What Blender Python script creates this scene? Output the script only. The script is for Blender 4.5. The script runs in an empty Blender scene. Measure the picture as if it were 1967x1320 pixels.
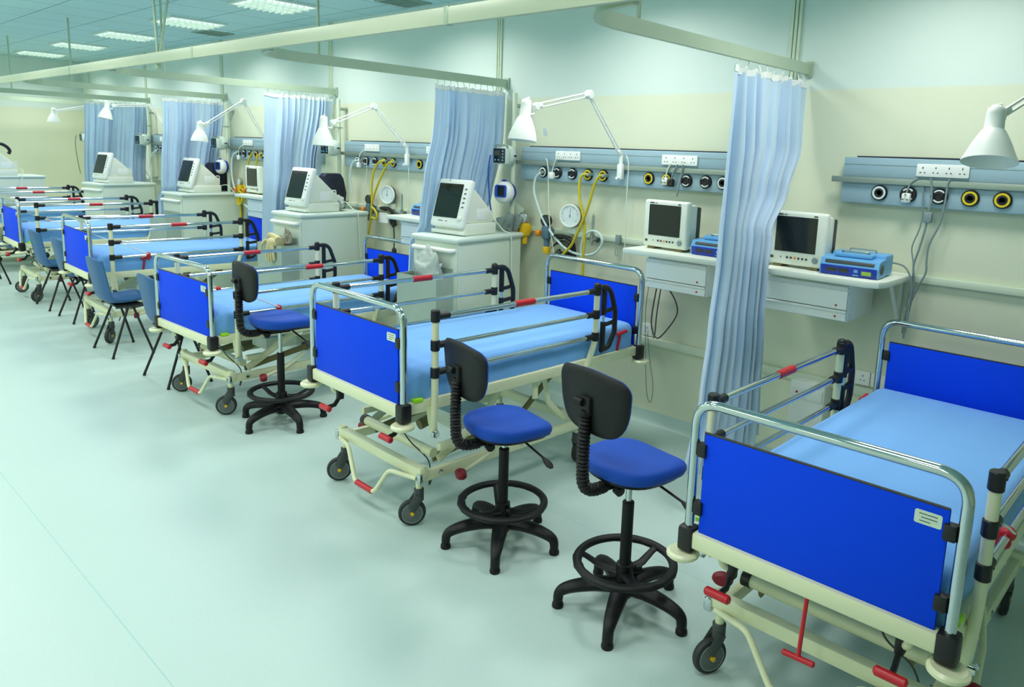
import bpy, bmesh, math, random
from mathutils import Vector, Matrix, noise
random.seed(7)
PI = math.pi
scene = bpy.context.scene
COL = scene.collection

# ------------------------------------------------------------------ materials
def lin(c):
    return tuple(((v/255)/12.92 if v/255 <= .04045 else ((v/255+.055)/1.055)**2.4) for v in c) + (1.0,)

def mat(name, rgb, rough=.5, metal=0.0, var=.06, scale=12.0, bump=0.0, bscale=60.0, spec=.5, coat=0.0, trans=0.0, emit=0.0, alpha=1.0, sheen=0.0):
    m = bpy.data.materials.new(name); m.use_nodes = True
    nt = m.node_tree; N = nt.nodes; L = nt.links
    b = N['Principled BSDF']
    b.inputs['Roughness'].default_value = rough
    b.inputs['Metallic'].default_value = metal
    b.inputs['Specular IOR Level'].default_value = spec
    b.inputs['Coat Weight'].default_value = coat
    b.inputs['Transmission Weight'].default_value = trans
    b.inputs['Alpha'].default_value = alpha
    b.inputs['Sheen Weight'].default_value = sheen
    tc = N.new('ShaderNodeTexCoord')
    nz = N.new('ShaderNodeTexNoise'); nz.inputs['Scale'].default_value = scale; nz.inputs['Detail'].default_value = 3
    L.new(tc.outputs['Object'], nz.inputs['Vector'])
    mix = N.new('ShaderNodeMix'); mix.data_type = 'RGBA'
    c = lin(rgb)
    mix.inputs['A'].default_value = tuple(max(0, v*(1-var)) for v in c[:3]) + (1,)
    mix.inputs['B'].default_value = tuple(min(1, v*(1+var)) for v in c[:3]) + (1,)
    L.new(nz.outputs['Fac'], mix.inputs['Factor'])
    L.new(mix.outputs['Result'], b.inputs['Base Color'])
    if emit:
        L.new(mix.outputs['Result'], b.inputs['Emission Color']); b.inputs['Emission Strength'].default_value = emit
    if bump:
        n2 = N.new('ShaderNodeTexNoise'); n2.inputs['Scale'].default_value = bscale; n2.inputs['Detail'].default_value = 2
        L.new(tc.outputs['Object'], n2.inputs['Vector'])
        bp = N.new('ShaderNodeBump'); bp.inputs['Strength'].default_value = bump; bp.inputs['Distance'].default_value = .01
        L.new(n2.outputs['Fac'], bp.inputs['Height']); L.new(bp.outputs['Normal'], b.inputs['Normal'])
    return m

M = {}
M['cream'] = mat('cream enamel', (226,228,190), .32, var=.03)
M['chrome'] = mat('chrome tube', (196,206,208), .08, 1.0, var=.02)
M['steel'] = mat('brushed rail', (160,172,160), .38, .6, var=.06, scale=30)
M['panel_blue'] = mat('royal blue laminate', (3,70,236), .6, var=.03, spec=.12)
M['sheet'] = mat('pale blue sheet', (114,176,240), .85, var=.03, bump=.12, bscale=40, sheen=.2)
M['black'] = mat('black plastic', (14,16,18), .45, var=.1)
M['soft_black'] = mat('black moulded plastic', (9,11,13), .5, var=.15, spec=.35)
M['dark_grey'] = mat('dark grey plastic', (62,68,66), .5, var=.08)
M['rubber'] = mat('dark rubber tyre', (38,42,42), .6, var=.1)
M['grey_rim'] = mat('grey wheel rim', (92,100,98), .45)
M['yellow_cap'] = mat('yellow plastic', (226,178,20), .4)
M['red'] = mat('red plastic', (190,22,38), .35, var=.08)
M['darkred'] = mat('dark red rubber', (140,20,40), .5)
M['lime'] = mat('lime tag', (165,230,20), .5)
M['paper'] = mat('paper label', (206,226,206), .6, var=.1, scale=200)
M['stool_blue'] = mat('blue upholstery', (14,74,178), .6, var=.06, bump=.2, bscale=300, sheen=.05, spec=.25)
M['chair_blue'] = mat('slate blue polypropylene', (38,90,140), .42, var=.05)
M['white'] = mat('white enamel', (240,244,238), .35, var=.02)
M['offwhite'] = mat('off white plastic', (230,236,222), .42, var=.03)
M['trolley'] = mat('pale grey green enamel', (210,224,208), .38, var=.02)
M['trolley_top'] = mat('pale trolley top', (208,224,214), .4, var=.03)
M['bin'] = mat('grey plastic', (166,184,172), .5, var=.05)
M['screen'] = mat('dark glass screen', (20,30,32), .12, var=.2, scale=4)
M['gloss_screen'] = mat('glossy black screen', (10,14,14), .04, var=.2, coat=.5)
M['gas_panel'] = mat('blue grey panel', (156,184,196), .38, .1, var=.04, scale=20)
M['ring_white'] = mat('white ring', (222,232,228), .5)
M['ring_yellow'] = mat('yellow ring', (226,204,30), .45)
M['hose_yellow'] = mat('yellow hose', (208,190,34), .45, var=.08)
M['hose_white'] = mat('white hose', (206,228,222), .45, var=.05)
M['cable_grey'] = mat('grey cable', (128,146,146), .5)
M['cable_dark'] = mat('dark cable', (70,78,78), .5)
M['cable_white'] = mat('white cable', (216,230,212), .5)
M['cable_blue'] = mat('blue cable', (36,84,196), .45)
M['device_blue'] = mat('light blue device case', (104,172,224), .4, var=.04)
M['deep_blue'] = mat('deep blue panel', (16,52,170), .35, var=.1)
M['navy'] = mat('navy padded vinyl', (22,30,52), .55, var=.2, bump=.2, bscale=25)
M['green_lcd'] = mat('green button', (150,190,70), .4)
M['orange'] = mat('orange knob', (234,140,30), .45)
M['reg_yellow'] = mat('yellow regulator', (230,186,22), .4, var=.06)
M['reg_grey'] = mat('slate regulator', (86,116,132), .4, var=.08)
M['clear'] = mat('clear plastic', (214,232,228), .12, trans=.75, var=.04)
M['poly_bag'] = mat('cloudy plastic film', (222,234,226), .22, var=.08, trans=.35, scale=25, bump=.6, bscale=30)
M['glove'] = mat('beige rubber', (212,200,148), .6, var=.12)
M['foil'] = mat('brown film', (150,146,122), .4, var=.25)
M['brown'] = mat('olive brown metal', (120,112,66), .5, var=.15)
M['dial'] = mat('white dial', (222,234,232), .4, var=.02)
M['track'] = mat('grey green track', (176,194,170), .4, .2, var=.04)
M['track_cream'] = mat('cream aluminium track', (200,208,184), .4, .1, var=.03)
M['ceil_metal'] = mat('white louvre metal', (226,236,228), .3, .2)
M['tube_light'] = mat('lit lamp panel', (238,255,246), .5, emit=1.5)
M['vent_dark'] = mat('dark vent', (150,172,160), .6)
M['trunk'] = mat('cream trunking', (212,224,200), .45, var=.03)

def curtain_mat():
    m = mat('pale blue curtain cloth', (198,222,240), .9, var=.05, scale=6, bump=.15, bscale=220, sheen=.3)
    nt = m.node_tree; b = nt.nodes['Principled BSDF']
    tr = nt.nodes.new('ShaderNodeBsdfTranslucent'); tr.inputs['Color'].default_value = lin((190,215,245))
    ms = nt.nodes.new('ShaderNodeMixShader'); ms.inputs[0].default_value = .14
    out = nt.nodes['Material Output']
    nt.links.new(b.outputs[0], ms.inputs[1]); nt.links.new(tr.outputs[0], ms.inputs[2]); nt.links.new(ms.outputs[0], out.inputs['Surface'])
    return m
M['curtain'] = curtain_mat()

def wall_mat():
    m = bpy.data.materials.new('painted wall'); m.use_nodes = True
    nt = m.node_tree; N = nt.nodes; L = nt.links; b = N['Principled BSDF']; b.inputs['Roughness'].default_value = .55
    tc = N.new('ShaderNodeTexCoord'); sep = N.new('ShaderNodeSeparateXYZ'); L.new(tc.outputs['Object'], sep.inputs[0])
    nz = N.new('ShaderNodeTexNoise'); nz.inputs['Scale'].default_value = 2.5; L.new(tc.outputs['Object'], nz.inputs['Vector'])
    mr = N.new('ShaderNodeMapRange'); mr.inputs['From Min'].default_value = 2.375; mr.inputs['From Max'].default_value = 2.395
    L.new(sep.outputs['Z'], mr.inputs['Value'])
    mix = N.new('ShaderNodeMix'); mix.data_type = 'RGBA'
    mix.inputs['A'].default_value = lin((222,227,200)); mix.inputs['B'].default_value = lin((216,231,222))
    L.new(mr.outputs['Result'], mix.inputs['Factor'])
    mx2 = N.new('ShaderNodeMix'); mx2.data_type = 'RGBA'; mx2.blend_type = 'MULTIPLY'; mx2.inputs['Factor'].default_value = .06
    L.new(mix.outputs['Result'], mx2.inputs['A']); L.new(nz.outputs['Fac'], mx2.inputs['B'])
    L.new(mx2.outputs['Result'], b.inputs['Base Color'])
    n2 = N.new('ShaderNodeTexNoise'); n2.inputs['Scale'].default_value = 180; L.new(tc.outputs['Object'], n2.inputs['Vector'])
    bp = N.new('ShaderNodeBump'); bp.inputs['Strength'].default_value = .06; bp.inputs['Distance'].default_value = .01
    L.new(n2.outputs['Fac'], bp.inputs['Height']); L.new(bp.outputs['Normal'], b.inputs['Normal'])
    return m
M['wall'] = wall_mat()

def floor_mat():
    m = bpy.data.materials.new('pale green vinyl floor'); m.use_nodes = True
    nt = m.node_tree; N = nt.nodes; L = nt.links; b = N['Principled BSDF']
    b.inputs['Roughness'].default_value = .34; b.inputs['Specular IOR Level'].default_value = .45
    tc = N.new('ShaderNodeTexCoord'); sep = N.new('ShaderNodeSeparateXYZ'); L.new(tc.outputs['Object'], sep.inputs[0])
    nz = N.new('ShaderNodeTexNoise'); nz.inputs['Scale'].default_value = 140; nz.inputs['Detail'].default_value = 2; L.new(tc.outputs['Object'], nz.inputs['Vector'])
    big = N.new('ShaderNodeTexNoise'); big.inputs['Scale'].default_value = .9; L.new(tc.outputs['Object'], big.inputs['Vector'])
    mix = N.new('ShaderNodeMix'); mix.data_type = 'RGBA'
    mix.inputs['A'].default_value = lin((180,203,196)); mix.inputs['B'].default_value = lin((194,216,209))
    L.new(nz.outputs['Fac'], mix.inputs['Factor'])
    # welded seams between vinyl sheets, every 2 m across the room
    ma = N.new('ShaderNodeMath'); ma.operation = 'MULTIPLY'; ma.inputs[1].default_value = .5; L.new(sep.outputs['X'], ma.inputs[0])
    mo = N.new('ShaderNodeMath'); mo.operation = 'ADD'; mo.inputs[1].default_value = 30.55; L.new(ma.outputs[0], mo.inputs[0])
    fr = N.new('ShaderNodeMath'); fr.operation = 'FRACT'; L.new(mo.outputs[0], fr.inputs[0])
    lt = N.new('ShaderNodeMath'); lt.operation = 'LESS_THAN'; lt.inputs[1].default_value = .0022; L.new(fr.outputs[0], lt.inputs[0])
    mx = N.new('ShaderNodeMix'); mx.data_type = 'RGBA'; L.new(mix.outputs['Result'], mx.inputs['A']); mx.inputs['B'].default_value = lin((158,198,190))
    L.new(lt.outputs[0], mx.inputs['Factor'])
    L.new(mx.outputs['Result'], b.inputs['Base Color'])
    rr = N.new('ShaderNodeMapRange'); rr.inputs['To Min'].default_value = .3; rr.inputs['To Max'].default_value = .46
    L.new(big.outputs['Fac'], rr.inputs['Value']); L.new(rr.outputs['Result'], b.inputs['Roughness'])
    bp = N.new('ShaderNodeBump'); bp.inputs['Strength'].default_value = .04; bp.inputs['Distance'].default_value = .01
    L.new(nz.outputs['Fac'], bp.inputs['Height']); L.new(bp.outputs['Normal'], b.inputs['Normal'])
    return m
M['floor'] = floor_mat()

def ceil_mat():
    m = bpy.data.materials.new('ceiling tiles'); m.use_nodes = True
    nt = m.node_tree; N = nt.nodes; L = nt.links; b = N['Principled BSDF']; b.inputs['Roughness'].default_value = .8
    tc = N.new('ShaderNodeTexCoord')
    br = N.new('ShaderNodeTexBrick'); br.offset = 0; br.inputs['Scale'].default_value = 1.0
    br.inputs['Brick Width'].default_value = .6; br.inputs['Row Height'].default_value = .6
    br.inputs['Mortar Size'].default_value = .006; br.inputs['Mortar Smooth'].default_value = .1
    br.inputs['Color1'].default_value = lin((186,220,222)); br.inputs['Color2'].default_value = lin((180,216,218)); br.inputs['Mortar'].default_value = lin((112,150,150))
    L.new(tc.outputs['Object'], br.inputs['Vector']); L.new(br.outputs['Color'], b.inputs['Base Color'])
    n2 = N.new('ShaderNodeTexNoise'); n2.inputs['Scale'].default_value = 90; L.new(tc.outputs['Object'], n2.inputs['Vector'])
    bp = N.new('ShaderNodeBump'); bp.inputs['Strength'].default_value = .2; bp.inputs['Distance'].default_value = .01
    L.new(n2.outputs['Fac'], bp.inputs['Height']); L.new(bp.outputs['Normal'], b.inputs['Normal'])
    return m
M['ceiling'] = ceil_mat()

# ------------------------------------------------------------------ mesh helpers
def fillet(pts, r, n=5, closed=False):
    pts = [Vector(p) for p in pts]; out = []
    for i, p in enumerate(pts):
        if not closed and i in (0, len(pts)-1): out.append(p); continue
        a = pts[i-1]; c = pts[(i+1) % len(pts)]
        u = (a-p); v = (c-p); lu, lv = u.length, v.length
        if lu < 1e-6 or lv < 1e-6: continue
        u /= lu; v /= lv
        d = min(r, lu*.49, lv*.49)
        for k in range(n+1):
            t = k/n
            out.append((p+u*d)*(1-t)**2 + p*2*t*(1-t) + (p+v*d)*t**2)
    return out

def spline(pts, n=8):
    P = [Vector(p) for p in pts]; out = []
    for i in range(len(P)-1):
        p0 = P[max(i-1, 0)]; p1 = P[i]; p2 = P[i+1]; p3 = P[min(i+2, len(P)-1)]
        for k in range(n):
            t = k/n; t2 = t*t; t3 = t2*t
            out.append(.5*((2*p1)+(p2-p0)*t+(2*p0-5*p1+4*p2-p3)*t2+(3*p1-p0-3*p2+p3)*t3))
    out.append(P[-1]); return out

class MB:
    def __init__(s): s.bm = bmesh.new()
    def box(s, c, size, b=0.0, R=None, seg=2):
        ret = bmesh.ops.create_cube(s.bm, size=1.0); vs = ret['verts']
        for v in vs: v.co = Vector((v.co.x*size[0], v.co.y*size[1], v.co.z*size[2]))
        if b > 0:
            es = list({e for v in vs for e in v.link_edges})
            r2 = bmesh.ops.bevel(s.bm, geom=es, offset=min(b, min(size)*.49), segments=seg, affect='EDGES', profile=.5)
            vs = list({v for f in r2['faces'] for v in f.verts} | {v for v in vs if v.is_valid})
        for v in vs:
            if R is not None: v.co = R @ v.co
            v.co += Vector(c)
        return s
    def ring_strip(s, rings, closed=False, caps=True):
        L = []
        for r in rings: L.append([s.bm.verts.new(p) for p in r])
        n = len(L[0]); m = len(L)
        for i in range(m if closed else m-1):
            A = L[i]; B = L[(i+1) % m]
            for j in range(n):
                s.bm.faces.new((A[j], A[(j+1) % n], B[(j+1) % n], B[j]))
        if caps and not closed:
            s.bm.faces.new(list(reversed(L[0]))); s.bm.faces.new(L[-1])
        return s
    def sweep(s, pts, rad, seg=10, closed=False, up=(0,0,1)):
        pts = [Vector(p) for p in pts]; n = len(pts); up = Vector(up)
        if not isinstance(rad, list): rad = [rad]*n
        rings = []; prev = None
        for i, p in enumerate(pts):
            a = pts[i-1] if (i > 0 or closed) else p
            c = pts[(i+1) % n] if (i < n-1 or closed) else p
            t = (c-a)
            if t.length < 1e-9: t = Vector((0,0,1))
            t.normalize()
            if prev is None:
                ref = up if abs(t.dot(up)) < .95 else Vector((1,0,0))
                u = (ref - t*ref.dot(t)).normalized()
            else:
                u = prev - t*prev.dot(t)
                u = u.normalized() if u.length > 1e-6 else t.orthogonal().normalized()
            prev = u; v = t.cross(u)
            r = rad[i]; ru, rv = (r, r) if not isinstance(r, (list, tuple)) else r
            rings.append([p + u*math.cos(2*PI*k/seg)*ru + v*math.sin(2*PI*k/seg)*rv for k in range(seg)])
        return s.ring_strip(rings, closed)
    def tube(s, pts, r, seg=10, fil=0.0, closed=False):
        if fil: pts = fillet(pts, fil, 5, closed)
        return s.sweep(pts, r, seg, closed)
    def lathe(s, prof, seg=20, T=None, caps=True):
        rings = []
        for r, z in prof:
            ring = [Vector((max(r, 1e-4)*math.cos(2*PI*k/seg), max(r, 1e-4)*math.sin(2*PI*k/seg), z)) for k in range(seg)]
            rings.append([T @ p for p in ring] if T is not None else ring)
        return s.ring_strip(rings, False, caps)
    def cyl(s, a, b, r, seg=16, bev=0.0):
        a = Vector(a); b = Vector(b); h = (b-a).length
        T = Matrix.Translation(a) @ (b-a).to_track_quat('Z', 'Y').to_matrix().to_4x4()
        pr = [(r, 0), (r, h)] if not bev else [(r-bev, 0), (r, bev), (r, h-bev), (r-bev, h)]
        return s.lathe(pr, seg, T)
    def ball(s, c, r, u=14, v=9):
        r = r if isinstance(r, (tuple, list)) else (r, r, r)
        pr = [(math.sin(PI*k/v), -math.cos(PI*k/v)) for k in range(v+1)]
        return s.lathe(pr, u, Matrix.Translation(Vector(c)) @ Matrix.Diagonal((r[0], r[1], r[2], 1)))
    def torus(s, c, R, r, seg=32, sec=10, T=None):
        pts = [Vector((R*math.cos(2*PI*k/seg), R*math.sin(2*PI*k/seg), 0)) for k in range(seg)]
        if T is not None: pts = [T.to_3x3() @ p for p in pts]
        return s.sweep([p+Vector(c) for p in pts], r, sec, True)
    def prism(s, outline, h, T, bev=0.0):
        vs = [s.bm.verts.new(Vector((x, y, 0))) for x, y in outline]
        f = s.bm.faces.new(vs)
        r = bmesh.ops.extrude_face_region(s.bm, geom=[f])
        nv = [g for g in r['geom'] if isinstance(g, bmesh.types.BMVert)]
        for v in nv: v.co.z += h
        allv = vs+nv
        if bev:
            es = [e for e in {e for v in allv for e in v.link_edges} if abs(e.verts[0].co.z-e.verts[1].co.z) < 1e-6]
            r2 = bmesh.ops.bevel(s.bm, geom=es, offset=bev, segments=2, affect='EDGES', profile=.5)
            allv = list({v for f2 in r2['faces'] for v in f2.verts} | {v for v in allv if v.is_valid})
        for v in allv: v.co = T @ v.co
        return s
    def build(s, name, m, parent=None, ang=38, loc=None, smooth=True):
        bmesh.ops.recalc_face_normals(s.bm, faces=s.bm.faces[:])
        me = bpy.data.meshes.new(name); s.bm.to_mesh(me); s.bm.free()
        me.materials.append(m)
        if smooth:
            me.shade_smooth(); me.set_sharp_from_angle(angle=math.radians(ang))
        o = bpy.data.objects.new(name, me); COL.objects.link(o)
        if loc is not None: o.location = loc
        if parent is not None: o.parent = parent
        return o

def tag(o, label, cat, group=None):
    o['label'] = label; o['category'] = cat
    if group: o['group'] = group
    return o
def thing(name, label, cat, loc=(0,0,0), rz=0.0, group=None):
    o = bpy.data.objects.new(name, None); COL.objects.link(o)
    o.location = loc; o.rotation_euler = (0, 0, rz); o.empty_display_size = .1
    return tag(o, label, cat, group)
def struct(o): o['kind'] = 'structure'; return o
def copy_tree(o, parent=None):
    c = o.copy(); COL.objects.link(c)
    if parent is not None: c.parent = parent
    for ch in list(o.children): copy_tree(ch, c)
    return c
def rect(w, h, r, n=4):
    out = []
    for cx, cy, a in ((w/2-r, h/2-r, 0), (-w/2+r, h/2-r, PI/2), (-w/2+r, -h/2+r, PI), (w/2-r, -h/2+r, 1.5*PI)):
        for k in range(n+1): out.append((cx+r*math.cos(a+PI/2*k/n), cy+r*math.sin(a+PI/2*k/n)))
    return out
def frameT(loc, xdir, ydir):
    x = Vector(xdir).normalized(); y = Vector(ydir).normalized(); z = x.cross(y)
    m = Matrix((x, y, z)).transposed().to_4x4(); m.translation = Vector(loc); return m

# ------------------------------------------------------------------ camera
F, PX, PY = 1441.3653, 83.2752, -109.4495
yaw, pitch, roll, H = .8366, .1759, .0382, 1.9549
f0 = Vector((math.sin(yaw), math.cos(yaw), 0)); r0 = Vector((math.cos(yaw), -math.sin(yaw), 0)); u0 = Vector((0,0,1))
fw = f0*math.cos(pitch) - u0*math.sin(pitch); uu = u0*math.cos(pitch) + f0*math.sin(pitch)
rt = r0*math.cos(roll) + uu*math.sin(roll); up = uu*math.cos(roll) - r0*math.sin(roll)
cam = bpy.data.cameras.new('camera'); cam.sensor_width = 36; cam.lens = F/1967*36
cam.shift_x = -PX/1967; cam.shift_y = PY/1967; cam.clip_start = .05
co = bpy.data.objects.new('camera', cam); COL.objects.link(co)
mw = Matrix((rt, up, -fw)).transposed().to_4x4(); mw.translation = Vector((0,0,H)); co.matrix_world = mw
scene.camera = co
scene.view_settings.view_transform = 'Standard'
scene.view_settings.look = 'None'
scene.view_settings.exposure = 0.31
scene.view_settings.gamma = 1.0
scene.cycles.diffuse_bounces = 5
scene.cycles.max_bounces = 8
scene.cycles.transparent_max_bounces = 6
scene.cycles.caustics_reflective = False
scene.cycles.caustics_refractive = False
scene.cycles.use_adaptive_sampling = True
scene.cycles.adaptive_threshold = .05

# ------------------------------------------------------------------ room
W, CZ, YB, YN, XL = 4.457, 3.22, 15.6, -3.2, -4.6
def slab(name, c, s, m):
    return struct(MB().box(c, s).build(name, m, smooth=False))
slab('floor', ((W+XL)/2, (YB+YN)/2, -.05), (W-XL+.4, YB-YN+.4, .1), M['floor'])
slab('ceiling', ((W+XL)/2, (YB+YN)/2, CZ+.05), (W-XL+.4, YB-YN+.4, .1), M['ceiling'])
slab('wall_right', (W+.1, (YB+YN)/2, CZ/2), (.2, YB-YN+.4, CZ), M['wall'])
slab('wall_back', ((W+XL)/2, YB+.1, CZ/2), (W-XL, .2, CZ), M['wall'])
slab('wall_left', (XL-.1, (YB+YN)/2, CZ/2), (.2, YB-YN+.4, CZ), M['wall'])
slab('wall_front', ((W+XL)/2, YN-.1, CZ/2), (W-XL, .2, CZ), M['wall'])
# coved vinyl skirting
b = MB()
pr = [(W-.03, 0), (W-.018, .004), (W-.009, .014), (W-.004, .03), (W-.003, .1), (W+.001, .1), (W+.001, 0)]
b.ring_strip([[Vector((x, y, z)) for x, z in pr] for y in (YN, YB)])
struct(b.build('baseboard_right', M['floor']))
# service rail and lower trunking along the wall
b = MB(); b.box((W-.016, (YB+YN)/2, 1.338), (.022, YB-YN-.1, .04), .003)
b.box((W-.004, (YB+YN)/2, 1.338), (.006, YB-YN-.1, .056))
struct(b.build('trim_1', M['trunk']))
b = MB(); b.box((W-.02, (YB+YN)/2, .63), (.04, YB-YN-.1, .05), .004)
struct(b.build('trim_2', M['trunk']))
# vertical conduits on the wall at every bay line
tn = 3
for k in range(6):
    y = 2.0356+2.6031*k
    b = MB()
    for dy in (.08, .105, .13): b.box((W-.008, y+dy, (2.45+CZ)/2), (.016, .017, CZ-2.45), .002)
    struct(b.build('trim_%d' % tn, M['trunk'])); tn += 1

# ------------------------------------------------------------------ ceiling lights and lamps
PW = {"wall side": 14.5, "middle": 12.5, "far left": 14, "leftmost": 17}
def area(loc, size, power, color, spread=PI, rot=(0,0,0)):
    l = bpy.data.lights.new('ceiling_lamp', 'AREA'); l.shape = 'SQUARE'; l.size = size; l.energy = power; l.color = color; l.spread = spread
    o = bpy.data.objects.new('ceiling_lamp', l); COL.objects.link(o); o.location = loc; o.rotation_euler = rot
    return o
LIGHTCOL = (1.0, .98, .965)
def fixture(label, x, y):
    t = thing('ceiling_light', label, 'ceiling light', (x, y, CZ), 0, 'recessed louvred ceiling lights')
    b = MB()
    for s in (-1, 1):
        b.box((s*.288, 0, -.008), (.026, .60, .03), .003); b.box((0, s*.288, -.008), (.55, .026, .03), .003)
    b.build('frame', M['ceil_metal'], t)
    MB().box((0, 0, -.003), (.55, .55, .004)).build('diffuser', M['tube_light'], t)
    b = MB()
    for i in range(1, 4): b.box((0, -.275+.55*i/4, -.024), (.55, .006, .036))
    for i in range(1, 9): b.box((-.275+.55*i/9, 0, -.024), (.004, .55, .034))
    b.build('louvre', M['ceil_metal'], t)
    return t
rows = [('wall side', 3.6), ('middle', 1.2), ('far left', -1.2), ('leftmost', -3.4)]
fx = None
ORD = ['nearest', 'second', 'third', 'fourth', 'fifth', 'sixth', 'seventh', 'eighth']
for rn, x in rows:
    for i in range(8):
        y = 1.2+1.9*i
        lab = 'recessed louvred ceiling light in the %s row, %s from the near end' % (rn, ORD[i])
        if fx is None: fx = fixture(lab, x, y); o = fx
        else: o = copy_tree(fx); o.location = (x, y, CZ); o['label'] = lab
        area((x, y, CZ-.06), .52, PW.get(rn, 30), LIGHTCOL, math.radians(150 if rn == 'wall side' else 165))
t = vent1 = thing('ceiling_vent', 'square slatted air vent in the ceiling on the wall side of the lights', 'vent', (4.12, 9.4, CZ))
b = MB()
for s in (-1, 1): b.box((s*.17, 0, -.006), (.02, .36, .012)); b.box((0, s*.17, -.006), (.32, .02, .012))
b.build('frame', M['vent_dark'], t)
b = MB()
for i in range(9): b.box((-.14+.035*i, 0, -.006), (.003, .32, .014), 0, Matrix.Rotation(.6, 3, 'Y'))
b.build('slat', M['vent_dark'], t)

v2 = copy_tree(vent1); v2.location = (4.19, 5.72, CZ); v2['label'] = 'slatted air vent cut by the top picture edge above the main curtain track'
# ------------------------------------------------------------------ hospital beds
BL = 1.872
def wheel_caster(par, x, y, swivel):
    """swivel: direction (radians, bed frame) the wheel trails towards"""
    tx, ty = math.cos(swivel), math.sin(swivel)
    wc = Vector((x+.035*tx, y+.035*ty, .0722)); ax = Vector((-ty, tx, 0))
    o = MB()
    T = Matrix.Translation(wc) @ ax.to_track_quat('Z', 'X').to_matrix().to_4x4()
    w = MB().lathe([(.042, -.015), (.057, -.018), (.068, -.014), (.072, -.006), (.072, .006), (.068, .014), (.057, .018), (.042, .015)], 28, T)
    w = w.build('caster', M['rubber'], par)
    MB().lathe([(.0, -.0185), (.050, -.0185), (.053, -.0175), (.053, .0175), (.050, .0185), (0, .0185)], 24, T).build('hub', M['grey_rim'], w)
    for s in (-1, 1): MB().lathe([(.051, .0165*s), (.051, .0198*s), (.0545, .0198*s), (.0545, .0165*s)], 28, T, False).build('rim_line', M['cable_grey'], w)
    b = MB()
    for s in (-1, 1): b.lathe([(.001, .0178*s), (.010, .0178*s), (.010, .030*s), (.008, .0315*s), (.001, .0315*s)], 12, T)
    b.build('hub_cap', M['yellow_cap'], w)
    b = MB()
    b.cyl((x, y, .205), (x, y, .135), .026, 16, .004)
    for s in (-1, 1):
        p0 = Vector((x, y, .165))+ax*s*.02; p1 = wc+Vector((0, 0, .035))+ax*s*.024; p2 = wc+Vector((0, 0, .014))+ax*s*.0225
        b.sweep([p0, p1, p2], [(.008, .026), (.007, .026), (.006, .014)], 8, up=ax)
    b.build('fork', M['dark_grey'], w)
    MB().cyl((x, y, .19), (x, y, .30), .0175, 14).build('stem', M['cream'], w)

def hoop(name, par, x, zt, zb, clip_z, panel_z, outer, sticker=None):
    pts = fillet([(x, .44, zb), (x, .44, zt), (x, -.44, zt), (x, -.44, zb)], .085, 8)
    MB().sweep(pts, .0175, 14, up=(1,0,0)).build(name+'_frame', M['chrome'], par)
    z0, z1 = panel_z
    pb = MB().box((x, 0, (z0+z1)/2), (.012, .80, z1-z0), .004).build(name+'_board', M['panel_blue'], par)
    MB().box((x, 0, z1-.001), (.0125, .795, .004)).build('edge_strip', M['rubber'], pb)
    for s in (-1, 1):
        for z in clip_z:
            c = MB().box((x, s*.406, z), (.034, .036, .052), .006)
            c.build('clip', M['black'], pb)
    if sticker:
        y, z = sticker
        st = MB().prism(rect(.075, .042, .006), .0012, frameT((x-.0062*1.0, y, z), (0,-1,0), (0,0,1)) @ Matrix.Translation((0,0,-.0002))).build('label_sticker', M['paper'], pb)
        b = MB()
        for q, (w, dx) in enumerate([(.05, 0), (.044, .003), (.03, -.008)]): b.box((x-.0078, y-dx, z+.011-.011*q), (.0006, w, .0026))
        b.build('print', M['grey_rim'], pb)
    return pb

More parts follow.
